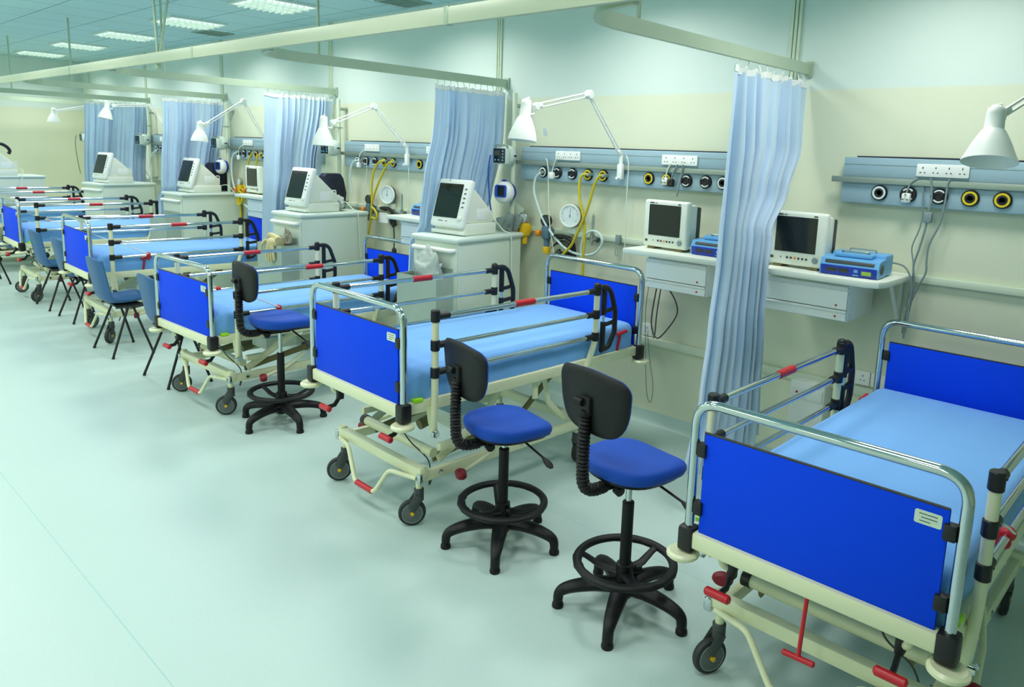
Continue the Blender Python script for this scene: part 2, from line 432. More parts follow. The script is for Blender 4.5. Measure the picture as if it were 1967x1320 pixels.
def side_rail(par, s, dz, tilt=0):
    """s = +1 left, -1 right side of the bed; chrome bars with posts, joints, ladder handle, red sleeve"""
    y = s*.472
    b = MB()
    zs = (1.108, .962, .822)
    for i, z in enumerate(zs):
        b.cyl((.19, y, z+dz), (1.36, y, z+dz), .0125 if i else .0145, 12)
    r = b.build('side_rail', M['chrome'], par)
    MB().tube([(.165, y-s*.012, .50+dz), (.165, y, .70+dz), (.165, y, 1.10+dz)], .0185, 12, .1).build('rail_post', M['cream'], r)
    MB().tube([(1.325, y-s*.02, .60+dz), (1.385, y, .79+dz), (1.385, y, 1.10+dz)], .0185, 12, .05).build('rail_post', M['cream'], r)
    for x, d in ((.165, 1), (1.385, -1)):
        for i, z in enumerate(zs):
            c = MB().cyl((x, y, z-.028+dz), (x, y, z+(.034 if i == 0 else .028)+dz), .0235, 14, .004)
            c.cyl((x, y, z+dz), (x+d*.085, y, z+dz), .0185, 12, .003)
            c.cyl((x+d*.045, y-.02, z+dz), (x+d*.045, y+.02, z+dz), .006, 8)
            c.build('rail_joint', M['black'], r)
    # black ladder shaped handle on the head side
    c = MB(); q = [(1.385, 1.125), (1.47, 1.125), (1.512, 1.095), (1.565, .96), (1.567, .83), (1.515, .735), (1.44, .725)]
    c.sweep(fillet([(x, y, z+dz) for x, z in q], .022, 3), (.0165, .017), 8, up=(0,1,0))
    c.sweep([(1.452, y, 1.12+dz), (1.452, y, .95+dz)], (.0175, .018), 8, up=(0,1,0))
    c.sweep([(1.452, y, .905+dz), (1.452, y, .725+dz)], (.0175, .018), 8, up=(0,1,0))
    for z in (.968, .882): c.sweep([(1.44, y, z+dz), (1.562, y, z+dz+.012)], (.014, .014), 8, up=(0,1,0))
    c.ball((1.385, y, 1.143+dz), (.022, .022, .016))
    c.build('end_handle', M['black'], r)
    MB().cyl((1.452, y, .80+dz), (1.452, y, 1.0+dz), .009, 10).build('handle_rod', M['chrome'], r)
    MB().cyl((.70, y, 1.108+dz), (.845, y, 1.108+dz), .0185, 14, .003).build('grip_sleeve', M['red'], r)
    k = MB().tube([(.235, y+s*.02, .955+dz), (.30, y+s*.024, .925+dz), (.47, y+s*.02, .838+dz)], .0045, 8, .03).build('link_rod', M['white'], r)
    c = MB().ball((.478, y, .828+dz), (.022, .026, .026)); c.ball((.478, y, .795+dz), (.013, .015, .022)); c.build('release_knob', M['red'], r)
    c = MB().cyl((.165, y-s*.012, .50+dz), (.165, y+s*.02, .50+dz), .02, 12); c.cyl((.165, y, .515+dz), (.165, y+s*.028, .515+dz), .009, 8)
    c.build('pivot_bolt', M['chrome'], r)
    MB().sweep([(.165, y-s*.03, .64+dz), (.175, y-s*.03, .56+dz), (.19, y-s*.03, .49+dz)], [(.012, .03), (.012, .028), (.012, .02)], 8, up=(0,1,0)).build('bracket_plate', M['cream'], r)
    for x in (.44, 1.66):
        c = MB().cyl((x, s*.425, .66+dz), (x+.012, s*.44, .79+dz), .0085, 8); c.cyl((x-.02, s*.44, .79+dz), (x+.075, s*.44, .80+dz), .0115, 10, .003)
        c.build('side_lever', M['red'], r)
    return r

def hospital_bed(label, x, y, rz, dz, seed, wrinkle=0.0, rod=False, rails=(1, -1), swiv=(PI, PI)):
    t = thing('hospital_bed', label, 'hospital bed', (x, y, 0), rz)
    rnd = random.Random(seed)
    hoop('foot', t, 0, 1.158+dz, .64+dz, (.985+dz, .765+dz), (.662+dz, 1.052+dz), -1, (-.345, 1.005+dz))
    hoop('head', t, BL, 1.188+dz, .64+dz, (1.0+dz, .78+dz), (.662+dz, 1.078+dz), 1)
    # mattress platform
    b = MB()
    for xx in (0, BL): b.box((xx, 0, .642+dz), (.05, .83, .064), .008)
    for s in (-1, 1): b.box((BL/2, s*.43, .648+dz), (BL-.06, .032, .062), .006)
    for i in range(6): b.box((.2+.3*i, 0, .66+dz), (.05, .83, .02))
    b.build('mattress_frame', M['cream'], t)
    for xx in (0, BL):
        for s in (-1, 1):
            c = MB().box((xx, s*.44, .638+dz), (.064, .062, .096), .012).build('corner_bracket', M['black'], t)
            T = Matrix.Translation((xx+(-.012 if xx == 0 else .012), s*.452, .573+dz))
            MB().lathe([(.02, -.01), (.05, -.013), (.06, -.004), (.06, .006), (.05, .014), (.02, .012)], 22, T).build('bumper', M['cream'], c)
    for s in (-1, 1):
        MB().box((.085, s*.433, .684+dz), (.055, .036, .018), .003).build('tag', M['lime'], t)
    # mattress in a fitted sheet
    bm = MB(); nx, ny = 60, 26; Lx, Ly = BL-.055, .845
    xm, z0, z1 = BL/2, .655+dz, .838+dz
    rows_ = []
    prof = []
    for j in range(ny+1):
        prof.append(j/ny)
    def cross(hw):
        P = [(-hw, z0), (-hw-.002, z0+.05), (-hw-.002, z1-.05)]
        for k in range(1, 7):
            a = PI - PI/2*k/6; P.append((-hw+.045+.045*math.cos(a), z1-.045+.045*math.sin(a)))
        for k in range(1, 14): P.append((-hw+.045+(2*hw-.09)*k/14, z1))
        for k in range(0, 6):
            a = PI/2 - PI/2*k/6; P.append((hw-.045+.045*math.cos(a), z1-.045+.045*math.sin(a)))
        P += [(hw, z1-.05), (hw+.002, z0+.05), (hw, z0)]
        return P
    rings = []
    for i in range(nx+1):
        u = i/nx; xx = xm-Lx/2+Lx*u
        e = min(u, 1-u)*Lx; k = 1.0 if e > .05 else math.sqrt(max(0, 1-((.05-e)/.05)**2))
        hw = Ly/2-.03*(1-k); ring = []
        for (yy, zz) in cross(hw):
            zt = z0+(zz-z0)*(.72+.28*k)
            n = noise.noise(Vector((xx*2.2+seed, yy*2.2, seed*.7))); n2 = noise.noise(Vector((xx*7+seed, yy*5, zz*4)))
            side = abs(yy) > hw-.06
            w = .004+.012*wrinkle
            if side:
                sg = 1 if yy > 0 else -1
                yy += sg*(w*n2+.003*math.sin(xx*38+n*6)*(z1-zz)/.15)
            else: zt += w*n+(.028*wrinkle*max(0, noise.noise(Vector((xx*1.6+seed*3, yy*.6, 0)))))
            ring.append(Vector((xx, yy, zt)))
        rings.append(ring)
    bm.ring_strip(rings)
    mt = bm.build('mattress', M['sheet'], t, ang=70)
    for s in rails: side_rail(t, s, dz)
    # foot end release pedals hanging below the beam
    for s in (-1, 1):
        p = MB().tube([(.05, s*.325, .63+dz), (.05, s*.325, .555+dz), (.09, s*.30, .53+dz)], .0145, 10, .03).build('pedal_tube', M['cream'], t)
        c = MB().box((.08, s*.295, .535+dz), (.04, .03, .07), .008); c.sweep([(.08, s*.295, .52+dz), (.045, s*.295, .475+dz), (.0, s*.30, .468+dz)], (.014, .010), 8)
        c.build('pedal_arm', M['black'], p)
        MB().cyl((-.01, s*.30-.05, .47+dz), (-.01, s*.30+.05, .47+dz), .0165, 12, .006).build('brake_pedal', M['red'], p)
    if rod:
        c = MB().cyl((-.005, -.02, .62+dz), (-.03, -.02, .40+dz), .0075, 8); c.cyl((-.03, -.075, .40+dz), (-.03, .035, .395+dz), .0105, 10, .003)
        c.build('release_rod', M['red'], t)
    # base chassis
    b = MB()
    for xx in (.145, 1.37): b.box((xx, -.012, .298), (.05, .81, .058), .008)
    for s in (-1, 1): b.box((.76, s*.375-.01, .272), (1.24, .034, .056), .006)
    for s in (-1, 1): b.cyl((.145, s*.385-.01, .26), (.145, s*.385-.01, .336), .022, 14)
    b.build('chassis', M['cream'], t)
    for s in (-1, 1):
        MB().box((.125, s*.405, .275), (.022, .034, .055), .007).build('bolt_plate', M['chrome'], t)
        for xx in (.26, .86): MB().cyl((xx, s*.385-.01, .275), (xx, s*.398-.01, .275), .013, 10).build('bolt', M['chrome'], t)
    for s in (-1, 1):
        MB().sweep([(.29, s*.34, .315), (.62, s*.345, .50), (.74, s*.345, .62+dz)], (.011, .028), 8, up=(0,1,0)).build('lift_arm', M['cream'], t)
        MB().sweep([(1.27, s*.34, .315), (1.12, s*.345, .46), (1.07, s*.345, .62+dz)], (.010, .02), 8, up=(0,1,0)).build('lift_arm', M['cream'], t)
        MB().sweep([(.30, s*.28, .30), (.95, s*.28, .40), (1.25, s*.28, .60+dz)], (.010, .024), 8, up=(0,1,0)).build('lift_arm', M['brown'], t)
        MB().box((.33, s*.37, .40), (.12, .034, .04), .005).build('pivot_block', M['cream'], t)
        MB().sweep([(.95, s*.40, .62+dz), (.95, s*.40, .50+dz)], (.012, .022), 10, up=(0,1,0)).build('stop_tongue', M['cream'], t)
    b = MB().cyl((.26, -.34, .36), (.26, .34, .36), .027, 16); b.build('torsion_tube', M['cream'], t)
    b = MB().cyl((.26, .335, .36), (.26, .30, .36), .031, 16); b.build('tube_collar', M['black'], t)
    b = MB().cyl((.45, .05, .36), (.92, .05, .47), .032, 16); b.cyl((.92, .05, .47), (1.1, .05, .52), .018, 12)
    b.build('lift_cylinder', M['brown'], t)
    b = MB().box((.62, -.14, .44), (.26, .22, .09), .01); b.build('motor_housing', M['offwhite'], t)
    b = MB().tube(spline([(.12, -.18, .60+dz), (.16, -.2, .48), (.2, -.22, .40), (.26, -.30, .30), (.22, -.36, .20), (.25, -.36, .28)], 6), .004, 6); b.build('cable', M['cable_dark'], t)
    pts = [(.12, .37, .268), (.085, .22, .272), (.05, .095, .115), (.05, -.095, .115), (.085, -.185, .262), (.12, -.385, .272)]
    fl = MB().sweep(fillet(pts, .03, 4), .0125, 10).build('foot_lever', M['cream'], t)
    MB().cyl((.05, .078, .115), (.05, -.078, .115), .0165, 12, .003).build('lever_sleeve', M['red'], fl)
    for s in (-1, 1):
        p = MB().sweep([(.72, s*.395, .36), (.55, s*.44, .30), (.36, s*.465, .262)], .012, 10).build('pump_lever', M['cream'], t)
        T = Matrix.Translation((.345, s*.468, .258)) @ Matrix.Rotation(s*.35, 4, 'Z')
        c = MB().lathe([(.001, -.024), (.030, -.022), (.038, -.008), (.038, .008), (.030, .022), (.001, .024)], 16, T @ Matrix.Rotation(PI/2, 4, 'Y') @ Matrix.Diagonal((.75, 1.15, 1, 1)))
        c.build('pedal_knob', M['darkred'], p)
    wheel_caster(t, .15, .365, swiv[0]); wheel_caster(t, .15, -.365, swiv[1])
    wheel_caster(t, 1.37, .365, 2.6); wheel_caster(t, 1.37, -.365, .3)
    return t

hospital_bed('hospital bed nearest the camera, a red T handle rod hanging below its foot board', 2.25, .884, .003, -.051, 1, 0.0, True, swiv=(2.7, 2.6))
hospital_bed('hospital bed with two black stools at its right side, second from the near end', 2.139, 3.332, -.028, .031, 2, .25, swiv=(2.65, 2.6))
hospital_bed('hospital bed with one black stool at its right side, third from the near end', 2.143, 5.555, .029, -.065, 3, .7, swiv=(2.65, 2.6))
hospital_bed('hospital bed between two slate blue plastic chairs, fourth from the near end', 2.214, 8.214, -.027, .014, 4, .4, swiv=(.5, 3.9))
hospital_bed('hospital bed with its foot board cut by the left picture edge', 2.225, 10.699, -.03, .03, 5, .3, swiv=(3.0, 3.6))
hospital_bed('farthest hospital bed, only its chrome side rails seen over the next bed', 2.235, 13.22, -.01, .02, 6, .2)

# ------------------------------------------------------------------ draughting stools
def stool(label, x, y, rz, leg_a, seat_z, back_z, group):
    t = thing('drafting_stool', label, 'stool', (x, y, 0), 0, group)
    b = MB().lathe([(.001, .062), (.036, .064), (.042, .08), (.042, .12), (.034, .145), (.030, .20), (.026, .205), (.001, .206)], 20)
    base = b.build('base_hub', M['soft_black'], t)
    for i in range(5):
        a = leg_a+i*2*PI/5; d = Vector((math.cos(a), math.sin(a), 0))
        P = [d*.02+Vector((0,0,.112)), d*.10+Vector((0,0,.116)), d*.18+Vector((0,0,.108)), d*.245+Vector((0,0,.092)), d*.278+Vector((0,0,.07)), d*.2845+Vector((0,0,.03))]
        lg = MB().sweep(spline(P, 4), [(.033-.012*k/20, .046-.023*min(1, k/16)) for k in range(21)], 10).build('leg', M['soft_black'], t)
        MB().lathe([(.001, 0), (.024, 0), (.026, .006), (.024, .02), (.019, .026), (.017, .04), (.001, .04)], 16, Matrix.Translation(d*.2845)).build('glide', M['soft_black'], lg)
    # foot ring, scalloped inside, with spokes to a collar
    fr = MB(); n = 96
    pts = [Vector((.208*math.cos(2*PI*k/n), .208*math.sin(2*PI*k/n), .222)) for k in range(n)]
    rad = []
    for k in range(n):
        sc = max(0, math.sin(2*PI*k/n*18)) if (k*6//n) % 2 == 0 else 0
        rad.append((.0165, .0195+.003*sc))
    fr.sweep(pts, rad, 10, True)
    fr.lathe([(.026, .15), (.037, .152), (.040, .17), (.037, .215), (.027, .22)], 18)
    for k in range(3):
        a = leg_a+.5+k*2*PI/3; d = Vector((math.cos(a), math.sin(a), 0))
        fr.sweep([d*.03+Vector((0,0,.175)), d*.11+Vector((0,0,.182)), d*.175+Vector((0,0,.212)), d*.206+Vector((0,0,.222))], [(.012, .03), (.010, .022), (.009, .018), (.009, .022)], 8)
    fr.cyl((.048*math.cos(leg_a+2), .048*math.sin(leg_a+2), .19), (.075*math.cos(leg_a+2), .075*math.sin(leg_a+2), .19), .016, 12)
    fr.build('foot_ring', M['soft_black'], t)
    MB().cyl((0,0,.12), (0,0,.505), .0255, 18, .004).build('column_sleeve', M['soft_black'], t)
    MB().cyl((0,0,.50), (0,0,seat_z-.05), .0135, 14).build('gas_lift', M['chrome'], t)
    R = Matrix.Rotation(rz, 4, 'Z')
    def P(x, y, z): return R @ Vector((x, y, z))
    # seat pad: rounded trapezoid, waterfall front
    out = [(.225, .10), (.205, .165), (.13, .205), (.0, .215), (-.10, .195), (-.165, .14), (-.19, .06)]
    out = out+[(x_, -y_) for x_, y_ in reversed(out)]
    out = fillet([(a, c, 0) for a, c in out], .05, 3, True)
    cx = -.01; rings = []
    def zc(px, py): return -.020*max(0, (px-.08)/.15)**1.6 + .016*max(0, (-px-.05)/.15)**1.5 + .010*(abs(py)/.2)**2
    for sc, dzz in ((.86, -.060), (.96, -.052), (1.0, -.030), (.995, -.012), (.955, .0), (.85, .008), (.55, .008), (.2, .006)):
        rings.append([P(cx+p.x*sc*.95, p.y*sc*.95, seat_z+dzz+zc(p.x*sc*.95, p.y*sc*.95)) for p in out])
    MB().ring_strip(rings).build('seat', M['stool_blue'], t, 50)
    rings = []
    for sc, dzz in ((.70, -.074), (.86, -.070), (.90, -.058), (.86, -.052)):
        rings.append([P(cx+p.x*sc*.95, p.y*sc*.95, seat_z+dzz+zc(p.x*sc*.95, p.y*sc*.95)) for p in out])
    MB().ring_strip(rings).build('seat_shell', M['soft_black'], t, 50)
    m = MB(); m.box(P(-.01, 0, seat_z-.085), (.15, .09, .045), .012, R.to_3x3()); m.box(P(-.13, 0, seat_z-.088), (.14, .055, .028), .008, R.to_3x3())
    m.cyl(P(-.11, -.03, seat_z-.095), P(-.11, -.065, seat_z-.105), .022, 12, .004)
    m.build('seat_mechanism', M['soft_black'], t)
    lv = MB().cyl(P(.05, -.06, seat_z-.08), P(.085, -.235, seat_z-.135), .0055, 8).build('height_lever', M['soft_black'], t)
    a, c = P(.083, -.225, seat_z-.132), P(.094, -.285, seat_z-.165)
    MB().sweep([a, a.lerp(c, .35), a.lerp(c, .75), c], [(.006, .008), (.010, .018), (.010, .021), (.004, .010)], 10).build('lever_paddle', M['soft_black'], lv)
    # bellows covered back support
    pth = spline([P(-.13, 0, seat_z-.09), P(-.215, 0, seat_z-.088), P(-.262, 0, seat_z-.05), P(-.272, 0, seat_z+.04), P(-.272, 0, seat_z+.16), P(-.268, 0, back_z-.03)], 16)
    # resample finely
    L = [0]
    for i in range(1, len(pth)): L.append(L[-1]+(pth[i]-pth[i-1]).length)
    N_ = int(L[-1]/.0045); q = []; j = 0
    for i in range(N_+1):
        s_ = L[-1]*i/N_
        while j < len(L)-2 and L[j+1] < s_: j += 1
        q.append(pth[j].lerp(pth[j+1], (s_-L[j])/max(1e-9, L[j+1]-L[j])))
    MB().sweep(q, [.0245+.0035*math.cos(2*PI*i/3.5) if 3 < i < N_-3 else .020 for i in range(N_+1)], 12).build('back_support', M['soft_black'], t)
    m = MB(); m.box(P(-.262, 0, back_z-.01), (.035, .06, .08), .01, R.to_3x3()); m.cyl(P(-.285, .0, back_z+.005), P(-.285, .05, back_z+.005), .017, 10, .003)
    m.build('back_bracket', M['soft_black'], t)
    # backrest: rounded trapezoid, curved in plan
    bo = [(.195, .085), (.16, .118), (.0, .135), (-.16, .118), (-.195, .085), (-.185, -.03), (-.15, -.10), (-.08, -.125), (.08, -.125), (.15, -.10), (.185, -.03)]
    bo = fillet([(a_, c_, 0) for a_, c_ in bo], .05, 3, True)
    def BP(p, sc, off): 
        yy, zz = p.x*sc*1.06, p.y*sc*1.05
        return P(-.248+off+.55*yy*yy-.16*zz*0+.10*zz*-1*.6+.0, yy, back_z+zz)
    MB().ring_strip([[BP(p, sc, o_) for p in bo] for sc, o_ in ((.25, -.016), (.8, -.014), (.95, -.009), (1.0, 0), (.99, .006), (.96, .009))]).build('backrest_shell', M['soft_black'], t, 50)
    MB().ring_strip([[BP(p, sc, o_) for p in bo] for sc, o_ in ((.95, .006), (.985, .010), (.97, .017), (.91, .024), (.6, .027), (.2, .028))]).build('backrest_pad', M['stool_blue'], t, 50)
    return t
G = 'black and blue drafting stools'
stool('black footring stool nearest the camera, its blue seat beside the nearest bed', 2.459, 1.751, math.radians(-9), math.radians(205), .70, .99, G)
stool('black stool with blue seat standing in front of the side rail of the second bed', 2.47, 2.53, math.radians(-13), math.radians(148), .65, .935, G)
stool('highest set black stool with blue seat, partly behind the second bed\'s foot board', 2.50, 4.83, math.radians(-5), math.radians(194), .76, 1.03, G)

# ------------------------------------------------------------------ plastic chairs
def plastic_chair(label, x, y, rz=0.0):
    t = thing('plastic_chair', label, 'chair', (x, y, 0), rz, 'slate blue plastic stacking chairs')
    prof = [(-.225, .895, .165), (-.232, .875, .196), (-.222, .80, .205), (-.205, .70, .204), (-.188, .60, .200), (-.172, .535, .198), (-.135, .488, .200), (-.07, .470, .205), (.02, .467, .208), (.11, .474, .208), (.175, .478, .204), (.21, .468, .194), (.228, .445, .175)]
    P3 = spline([(p[0], p[1], p[2]) for p in prof], 3)
    nt_ = 12; top = []; bot = []
    for i, p in enumerate(P3):
        a = P3[max(0, i-1)]; c = P3[min(len(P3)-1, i+1)]
        tx, tz = c.x-a.x, c.y-a.y; l = math.hypot(tx, tz) or 1; nx_, nz_ = -tz/l, tx/l   # pointing to the sitter
        ra = []; rb = []
        for k in range(nt_+1):
            s_ = -1+2*k/nt_; e = abs(s_)**3*.045
            th = .0045
            ra.append(Vector((p.x+nx_*(e+th), p.z*s_, p.y+nz_*(e+th)))); rb.append(Vector((p.x+nx_*(e-th), p.z*s_, p.y+nz_*(e-th))))
        top.append(ra); bot.append(rb)
    b = MB(); b.ring_strip([ra+list(reversed(rb)) for ra, rb in zip(top, bot)])
    b.build('seat_shell', M['chair_blue'], t, 60)
    m = MB()
    m.box((.02, 0, .452), (.22, .26, .018), .004)
    for s in (-1, 1): m.tube([(-.10, s*.185, .447), (.15, s*.185, .447)], .0105, 8)
    m.tube([(.02, -.19, .445), (.02, .19, .445)], .011, 8)
    m.build('seat_bracket', M['black'], t)
    for s in (-1, 1):
        for d in (-.17, .17):
            lg = MB().tube([(.02+d*.12, s*.188, .448), (d, s*.253, .006)], .0105, 10).build('leg', M['black'], t)
            MB().cyl((d, s*.253, 0), (d-d*.04, s*.2515, .02), .0125, 10).build('foot_cap', M['black'], lg)
    return t
plastic_chair('slate blue plastic chair half hidden by the foot board of the third bed', 2.355, 6.30)
plastic_chair('slate blue plastic chair with its seat in full view beside the fourth bed\'s near rail', 2.33, 7.47)
plastic_chair('slate blue plastic chair just left behind the foot post of the fourth bed', 2.47, 9.10)
plastic_chair('slate blue plastic chair in front of the side rail of the fifth bed', 2.46, 9.92)
plastic_chair('plastic chair at the left picture edge, only its thin black front legs showing', 2.20, 11.97)
PATHS={
 'a1':[(4.370,1.323,1.893),(4.370,1.355,1.866),(4.370,1.369,1.826),(4.370,1.371,1.797)],
 'a2':[(4.370,1.257,1.896),(4.370,1.240,1.794),(4.370,1.248,1.704),(4.370,1.254,1.624),(4.370,1.273,1.508),(4.370,1.290,1.420),(4.370,1.277,1.334),(4.370,1.278,1.246),(4.370,1.287,1.156),(4.370,1.298,1.079),(4.370,1.298,1.004)],
 'a3':[(4.380,1.299,1.889),(4.380,1.292,1.833),(4.380,1.280,1.707),(4.380,1.286,1.621),(4.380,1.313,1.518),(4.380,1.297,1.432),(4.380,1.291,1.331),(4.380,1.307,1.181)],
 'a4':[(4.370,1.162,1.896),(4.370,1.170,1.860),(4.370,1.172,1.771),(4.370,1.185,1.659),(4.370,1.224,1.542),(4.370,1.227,1.456),(4.370,1.224,1.385),(4.370,1.251,1.314),(4.370,1.276,1.231),(4.370,1.301,1.153),(4.370,1.307,1.033)],
 'a5':[(4.330,1.430,1.420),(4.330,1.369,1.424),(4.330,1.317,1.405),(4.330,1.282,1.337),(4.330,1.274,1.222),(4.330,1.281,1.044)],
 'bh':[(4.360,4.113,1.806),(4.360,4.185,1.762),(4.360,4.204,1.658),(4.360,4.158,1.537),(4.360,4.083,1.418),(4.360,3.965,1.305),(4.360,3.823,1.218),(4.360,3.662,1.196),(4.360,3.536,1.231),(4.360,3.481,1.316),(4.360,3.519,1.378),(4.360,3.596,1.386),(4.360,3.660,1.336),(4.360,3.685,1.234),(4.360,3.670,1.155)],
 'bt':[(4.360,4.084,1.913),(4.360,4.058,1.829),(4.360,4.037,1.525),(4.360,4.013,1.362),(4.360,3.977,1.221),(4.360,3.957,1.153)],
 'bp':[(4.360,3.914,1.918),(4.360,3.974,1.908),(4.360,4.004,1.851),(4.360,4.017,1.794)],
 'by1':[(4.350,3.633,1.808),(4.350,3.699,1.797),(4.350,3.721,1.726),(4.350,3.709,1.609),(4.350,3.672,1.506),(4.350,3.650,1.397),(4.350,3.648,1.279),(4.350,3.652,1.158),(4.350,3.649,1.017)],
 'by2':[(4.325,3.468,1.808),(4.325,3.517,1.795),(4.325,3.561,1.716),(4.325,3.595,1.598),(4.325,3.639,1.486),(4.325,3.695,1.375),(4.325,3.752,1.269),(4.325,3.818,1.201),(4.325,3.870,1.154)],
 'bl':[(4.370,3.309,1.960),(4.370,3.286,1.909),(4.370,3.282,1.843),(4.370,3.285,1.620),(4.370,3.277,1.356),(4.370,3.283,1.164)],
 'bc1':[(4.360,2.912,1.915),(4.360,2.939,1.876),(4.360,2.955,1.804)],
 'bc2':[(4.360,2.861,1.910),(4.360,2.891,1.860),(4.360,2.907,1.796)],
 'bc3':[(4.360,2.820,1.912),(4.360,2.830,1.828),(4.360,2.841,1.758),(4.360,2.853,1.693)],
 'bu1':[(4.350,2.962,1.058),(4.350,2.988,0.866),(4.350,2.984,0.753),(4.350,2.934,0.686),(4.350,2.860,0.757),(4.350,2.783,0.883),(4.350,2.798,0.972),(4.350,2.870,1.064)],
 'bu2':[(4.360,2.933,1.061),(4.360,2.955,0.870),(4.360,2.961,0.717),(4.360,2.972,0.677)],
 'bu3':[(4.400,3.064,1.057),(4.400,3.081,0.843),(4.400,3.053,0.458),(4.400,3.023,0.228),(4.400,2.987,0.189),(4.400,2.978,0.318),(4.400,3.020,0.505),(4.400,3.052,0.694)],
 'ch':[(4.360,6.654,1.809),(4.360,6.777,1.794),(4.360,6.836,1.713),(4.360,6.847,1.606),(4.360,6.821,1.474)],
 'cy1':[(4.350,6.218,1.819),(4.350,6.323,1.800),(4.350,6.412,1.705),(4.350,6.449,1.549),(4.350,6.451,1.393),(4.350,6.471,1.234),(4.350,6.509,1.072)],
 'cy2':[(4.325,6.039,1.815),(4.325,6.140,1.791),(4.325,6.252,1.661),(4.325,6.359,1.503),(4.325,6.414,1.370),(4.325,6.369,1.337),(4.325,6.325,1.289),(4.325,6.343,1.246),(4.325,6.415,1.250)],
 'cl':[(4.370,5.871,1.884),(4.370,5.869,1.680),(4.370,5.876,1.384),(4.370,5.892,1.258)],
 'ct':[(4.380,6.573,1.838),(4.380,6.585,1.645),(4.380,6.624,1.486),(4.380,6.645,1.298)],
 'dh':[(4.360,9.355,1.826),(4.360,9.518,1.764),(4.360,9.563,1.566),(4.360,9.506,1.372),(4.360,9.345,1.218),(4.360,9.099,1.125)],
 'dy1':[(4.350,8.948,1.824),(4.350,9.048,1.746),(4.350,9.114,1.586),(4.350,9.140,1.425),(4.350,9.092,1.319)],
 'dy2':[(4.350,8.737,1.818),(4.350,8.831,1.784),(4.350,8.879,1.658),(4.350,8.876,1.502),(4.350,8.925,1.374)],
 'eh':[(4.340,11.906,1.789),(4.340,12.160,1.698),(4.340,12.248,1.525),(4.340,12.215,1.332),(4.340,12.138,1.157)],
}
# ------------------------------------------------------------------ curtain tracks and curtains
TZ, TX = 2.518, 2.169
t = thing('curtain_track', 'long cream main curtain track running past the foot of every bed', 'curtain track', (TX, 6, TZ))
MB().box((0, (1.0+9.2)/2-3.0, 0), (.03, 17.6-.2, .075), .006).build('rail', M['track_cream'], t)
t.children[0].location.y = 1.2
b = MB()
for k in range(7):
    b.box((0, -6+2.0356+2.6031*k+.6, 0), (.034, .03, .079), .003)
b.build('joint_sleeve', M['track'], t)
for dx, dy in ((.03, -.02), (.16, -.10)):
    MB().cyl((.02, -.09, -.03), (dx, dy, CZ-TZ), .009, 8).build('hanger_rod', M['track'], t)
MB().cyl((.02, -.09, -.075), (.02, -.09, .0), .022, 12, .005).build('hanger_fitting', M['track'], t)
WHO = ['nearest', 'second', 'third', 'fourth', 'fifth', 'farthest']
for k in range(6):
    y = 2.0356+2.6031*k
    t = thing('curtain_track', '%s cross track, bending off the main curtain track and running to the wall' % WHO[k], 'curtain track', (0, y, TZ), 0, 'cross curtain tracks')
    pts = [(W-.005, 0, 0), (3.5, 0, 0), (TX+.41, 0, 0)]+[(TX+.41-.38*math.sin(a), -.38+.38*math.cos(a), 0) for a in [PI/2*q/10 for q in range(1, 11)]]
    bb = MB(); P = [Vector(p) for p in pts]; rings = []
    for i, p in enumerate(P):
        a = P[max(0, i-1)]; c = P[min(len(P)-1, i+1)]; d = (c-a).normalized(); n_ = Vector((-d.y, d.x, 0))
        rings.append([p+n_*s_+Vector((0, 0, z)) for s_, z in ((-.014, -.045), (.014, -.045), (.014, .018), (-.014, .018))])
    bb.ring_strip(rings).build('rail', M['track'], t, 30)
    MB().box((W-.012, 0, -.012), (.02, .05, .09), .003).build('wall_bracket', M['track'], t)
    MB().cyl((2.725, 0, .01), (2.725, 0, CZ-TZ), .010, 8).build('hanger_rod', M['track'], t)

